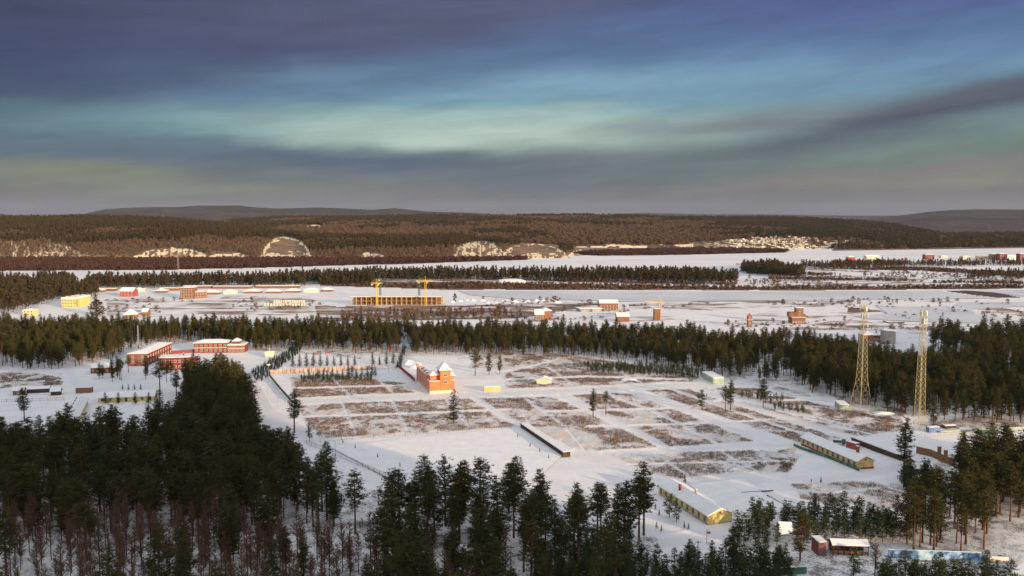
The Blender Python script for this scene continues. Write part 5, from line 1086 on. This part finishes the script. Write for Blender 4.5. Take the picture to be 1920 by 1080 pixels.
plant('larch_tree', LARCH[0], 852, 1062, 14, 'single reddish bare larch among green pines at the bottom centre', 'larch tree', None, 'twigs', wide=1.3)
plant('larch_tree', LARCH[2], 1640, 1085, 12, 'leafless brown tree beside the snow roofed shelter', 'larch tree', None, 'twigs', wide=1.3)
plant('larch_tree', LARCH[1], 1868, 858, 8, 'leafless brown tree rising behind the pines at the right edge', 'larch tree', None, 'twigs', wide=1.3)

# dry brush of the fallow field
BR = [clump(i, .9, 1.1, 34, .035) for i in range(4)]
for m_ in BR: m_.materials.append(M['brush'])
def brushgate(x, y, X, Y): return (lane(x, y) > 1.35) & (fbm(X+300, Y, 16, 4, .65)+.35*fbm(X, Y, 4, 2)+rng.normal(0, .05, X.shape) > .635) & ~inpoly(x, y, RINK)
pts = polyscatter(FIELD, 1.25, extra=brushgate)
scatter('dry_brush', pts, rng.uniform(.5, 1.3, len(pts)), [(m_,) for m_ in BR], 'dry brown brush poking through the snow of the fallow field', 'brush')
# forest undergrowth twigs
UG = [clump(20+i, 1.2, 2.2, 30, .02) for i in range(3)]
for m_ in UG: m_.materials.append(M['greytwig'])
pts = polyscatter([[(-300,960),(600,990),(1180,1010),(1180,1350),(-300,1350)], [(1780,960),(1930,930),(1930,1080),(1780,1080)], [(1080,935),(1220,985),(1180,1010),(1060,960)]], 3.4, .47, 16)
scatter('undergrowth', pts, rng.uniform(.5, 1.2, len(pts)), [(m_,) for m_ in UG], 'bare twiggy undergrowth on the snow between the near trees', 'undergrowth')

# riverside willow brush and far vegetation
pts = polyscatter([[(-350,487),(0,487),(700,487),(990,485),(985,488),(800,493),(560,500),(300,506),(0,508),(-350,508)], [(1060,477),(1130,473),(1280,468),(1380,468),(1480,471),(1470,474),(1290,478),(1130,480)]], 9.)
scatter('willow_belt', pts, rng.uniform(.8, 1.4, len(pts)), [(m_,) for m_ in WIL], 'reddish brown willow scrub along the far river bank', 'willow scrub')
TL = [ # far conifer lines
 [(160,543),(300,541),(700,536),(700,529),(300,532),(165,533)], [(-300,612),(-300,535),(40,534),(190,546),(180,556),(100,565),(60,580),(0,590)], [(70,534),(138,534),(138,529),(70,529)], [(480,535),(700,530),(700,522),(560,526)], [(690,526),(930,526),(930,520),(690,520)],
 [(930,526),(980,527),(1330,533),(1385,533),(1385,526),(1300,519),(1000,519),(930,521)], [(1390,513),(1500,524),(1510,517),(1460,503),(1390,505)]]
TL2 = [[(1500,504),(1620,506),(1660,503),(1620,497),(1500,498)], [(1640,500),(1930,500),(1930,494),(1640,495)], [(1810,524),(1850,514),(1930,516),(1930,526)], [(1395,500),(1450,502),(1450,498),(1395,498)]]
pts = polyscatter(TL2, 8., .42, 40)
scatter('riverbank_trees', pts, rng.uniform(.3, .75, len(pts)), [(m_,) for m_ in FARP+FARB[:2]], 'ragged low trees along the river bank at right', 'treeline')
pts = polyscatter(TL, 7.5, .25, 40)
scatter('far_treeline', pts, rng.uniform(.65, 1., len(pts)), [(m_,) for m_ in FARP], 'dark line of pines along the near side of the frozen river', 'treeline')
pts = polyscatter([[(600,536),(840,542),(1400,544),(1930,541),(1930,536),(1400,538),(900,531)], [(1440,524),(1700,528),(1700,525),(1440,521)], [(1400,514),(1560,517),(1560,514),(1400,511)], [(1750,531),(1930,533),(1930,529),(1750,528)], [(700,522),(930,523),(930,521),(700,520)], [(1560,505),(1720,508),(1930,520),(1930,512),(1700,502)], [(1000,528),(1380,536),(1380,532),(1000,524)]], 6.5, .3, 30)
scatter('shrub_line', pts, rng.uniform(.4, .9, len(pts)), [(m_,) for m_ in BUSH+DBUSH], 'dark shrubs lining the bank of the frozen channel', 'shrubs')
pts = polyscatter([[(640,590),(960,586),(960,598),(640,603)], [(1560,500),(1700,500),(1700,492),(1560,492)]], 6.5, .42, 18)
scatter('bare_tree_belt', pts, rng.uniform(.35, .55, len(pts)), [(m_,) for m_ in FARB], 'pale bare birches in the brown field behind the pine belt', 'bare trees')
pts = polyscatter([[(1380,495),(1930,505),(1930,536),(1400,536)],[(840,572),(1180,580),(1300,604),(900,604)],[(1180,568),(1600,563),(1600,573),(1200,580)],[(1580,574),(1930,574),(1930,612),(1600,606)],[(1580,598),(1930,604),(1930,640),(1640,636)],[(1380,495),(1930,520),(1930,536),(1400,536)],[(1200,603),(1700,600),(1760,620),(1300,620)], [(850,560),(1130,566),(1130,574),(850,574)], [(1600,560),(1900,562),(1900,572),(1560,572)], [(200,560),(360,560),(360,590),(200,590)], [(430,560),(600,565),(600,585),(430,585)]], 15., .5, 60)
scatter('scattered_shrubs', pts, rng.uniform(.3, .8, len(pts)), [(m_,) for m_ in BUSH+DBUSH[:1]+FARB[:1]], 'scattered dark shrubs on the snowy flats by the channel', 'shrubs', zscl=rng.uniform(.35, .8, len(pts)))

X, Y = jitter(600, 1500, 2600, 3300, 13); z = RB.z(X, Y); x, y = proj(X, Y, z); ok = (x > 1340) & (x < 1660) & (y > 438) & (y < 472) & (z > .5) & (rng.random(X.shape) < .3)
scatter('village_trees', np.stack([X[ok], Y[ok], z[ok]-.3], 1), rng.uniform(.3, .6, ok.sum()), [(m_,) for m_ in FARB+FARP[:1]], 'small dark trees among the village houses on the slope', 'trees')
# woods on the two hills
def hillscatter(name, RR, x0, x1, y0, y1, sp, fn, protosets, cat):
    X, Y = jitter(x0, x1, y0, y1, sp); t = X/Y; z = RR.z(X, Y); x, y = proj(X, Y, z); keep, cls, sc = fn(x, y, X, Y, z)
    for k, (pset, nm, lab) in enumerate(protosets):
        ok = keep & (cls == k) & (z > .5) & (np.abs(t) < .66)
        scatter(nm, np.stack([X[ok], Y[ok], z[ok]-.5], 1), (sc*rng.uniform(.75, 1.1, sc.shape))[ok], [(m_,) for m_ in pset], lab, cat)
def fA(x, y, X, Y, z):
    t = X/Y; ok = (x > -200) & (x < 1175) & ~openA(x, y); n = fbm(X, Y, 170, 3)
    d0 = np.interp(x, XA, D0A); d1 = np.interp(x, XA, D1A); ok &= (Y < d1+120) & (Y > d0)
    cliff = cliffA(x, y); ok &= (cliff < .5) | (rng.random(x.shape) < .3)
    top = np.interp(x, XA, YA); rel = (y-top)/(484-top)
    cls = np.where((n + (.5-rel)*.7 > .48), 0, 1)
    ok &= (cls == 0) | (rng.random(x.shape) < .7)
    return ok, cls, np.where(cls == 0, 1., .85)
hillscatter('a', RA, -2200, 400, 2050, 3480, 9.5, fA, [(FARP, 'hill_pines', 'dark pine wood on top of the riverside hill'), (FARB, 'hill_birches', 'bare brown trees on the lower slope of the riverside hill')], 'wooded hill')
BIGP = [blobtree(60+i, 17, .1, 8., 60, 4.6, M['farpine'], False) for i in range(3)]
BIGB = [blobtree(70+i, 14, .0, 8., 60, 4.6, M['fartwig'], False) for i in range(3)]
def fB(x, y, X, Y, z):
    n = fbm(X, Y, 420, 4, .6); d0 = np.interp(x, XB, D0B); d1 = np.interp(x, XB, D1B); ok = (x > 400) & (x < 1760) & (Y < d1+150) & (Y > d0+30)
    nn = fbm(x, y*4, 18, 3)-.5
    vill = (x > 1290) & (x < 1640) & (y > 443+nn*10+np.abs(x-1490)*.05); ok &= ~vill | (rng.random(x.shape) < .25*(x > 1520))
    ok &= ~(ell(x, y, 588, 425, 20, 4) < 1) & ~(ell(x, y, 968, 423, 9, 2) < 1) & ~((x > 1080) & (x < 1300) & (y > 459))
    cls = np.where(n + np.clip((x-1300)/900, 0, .4) + (425-y)*.006 > .53, 0, 1); return ok, cls, np.ones(x.shape)
hillscatter('b', RB, -2000, 2700, 2700, 5700, 19, fB, [(BIGP, 'far_hill_pines', 'dark conifer woods on the far hill'), (BIGB, 'far_hill_birches', 'brown leafless woods covering the far hill')], 'wooded hill')
# flat dark woods on the plain far right
pts = polyscatter([[(1560,464),(1700,455),(1760,440),(2200,436),(2200,462),(1930,463),(1700,467),(1560,468)]], 22, .33, 260)
scatter('far_plain_woods', pts, rng.uniform(.6, 1., len(pts)), [(m_,) for m_ in BIGP+BIGB[:1]], 'dark woods on the plain beyond the river at far right', 'woods')
# ------------------------------------------------------------ air
hz = bpy.data.materials.new('haze'); hz.use_nodes = True; t = NT(hz.node_tree); t.n.clear(); ho = t.n.new('ShaderNodeOutputMaterial'); pv = t.n.new('ShaderNodeVolumePrincipled')
pv.inputs['Color'].default_value = (.66,.78,1.,1); pv.inputs['Density'].default_value = HAZE; t.l.new(pv.outputs[0], ho.inputs['Volume'])
tag(obj('haze', MB().box(-25000, 25000, -25000, 25000, -9, 420), hz), kind='stuff')
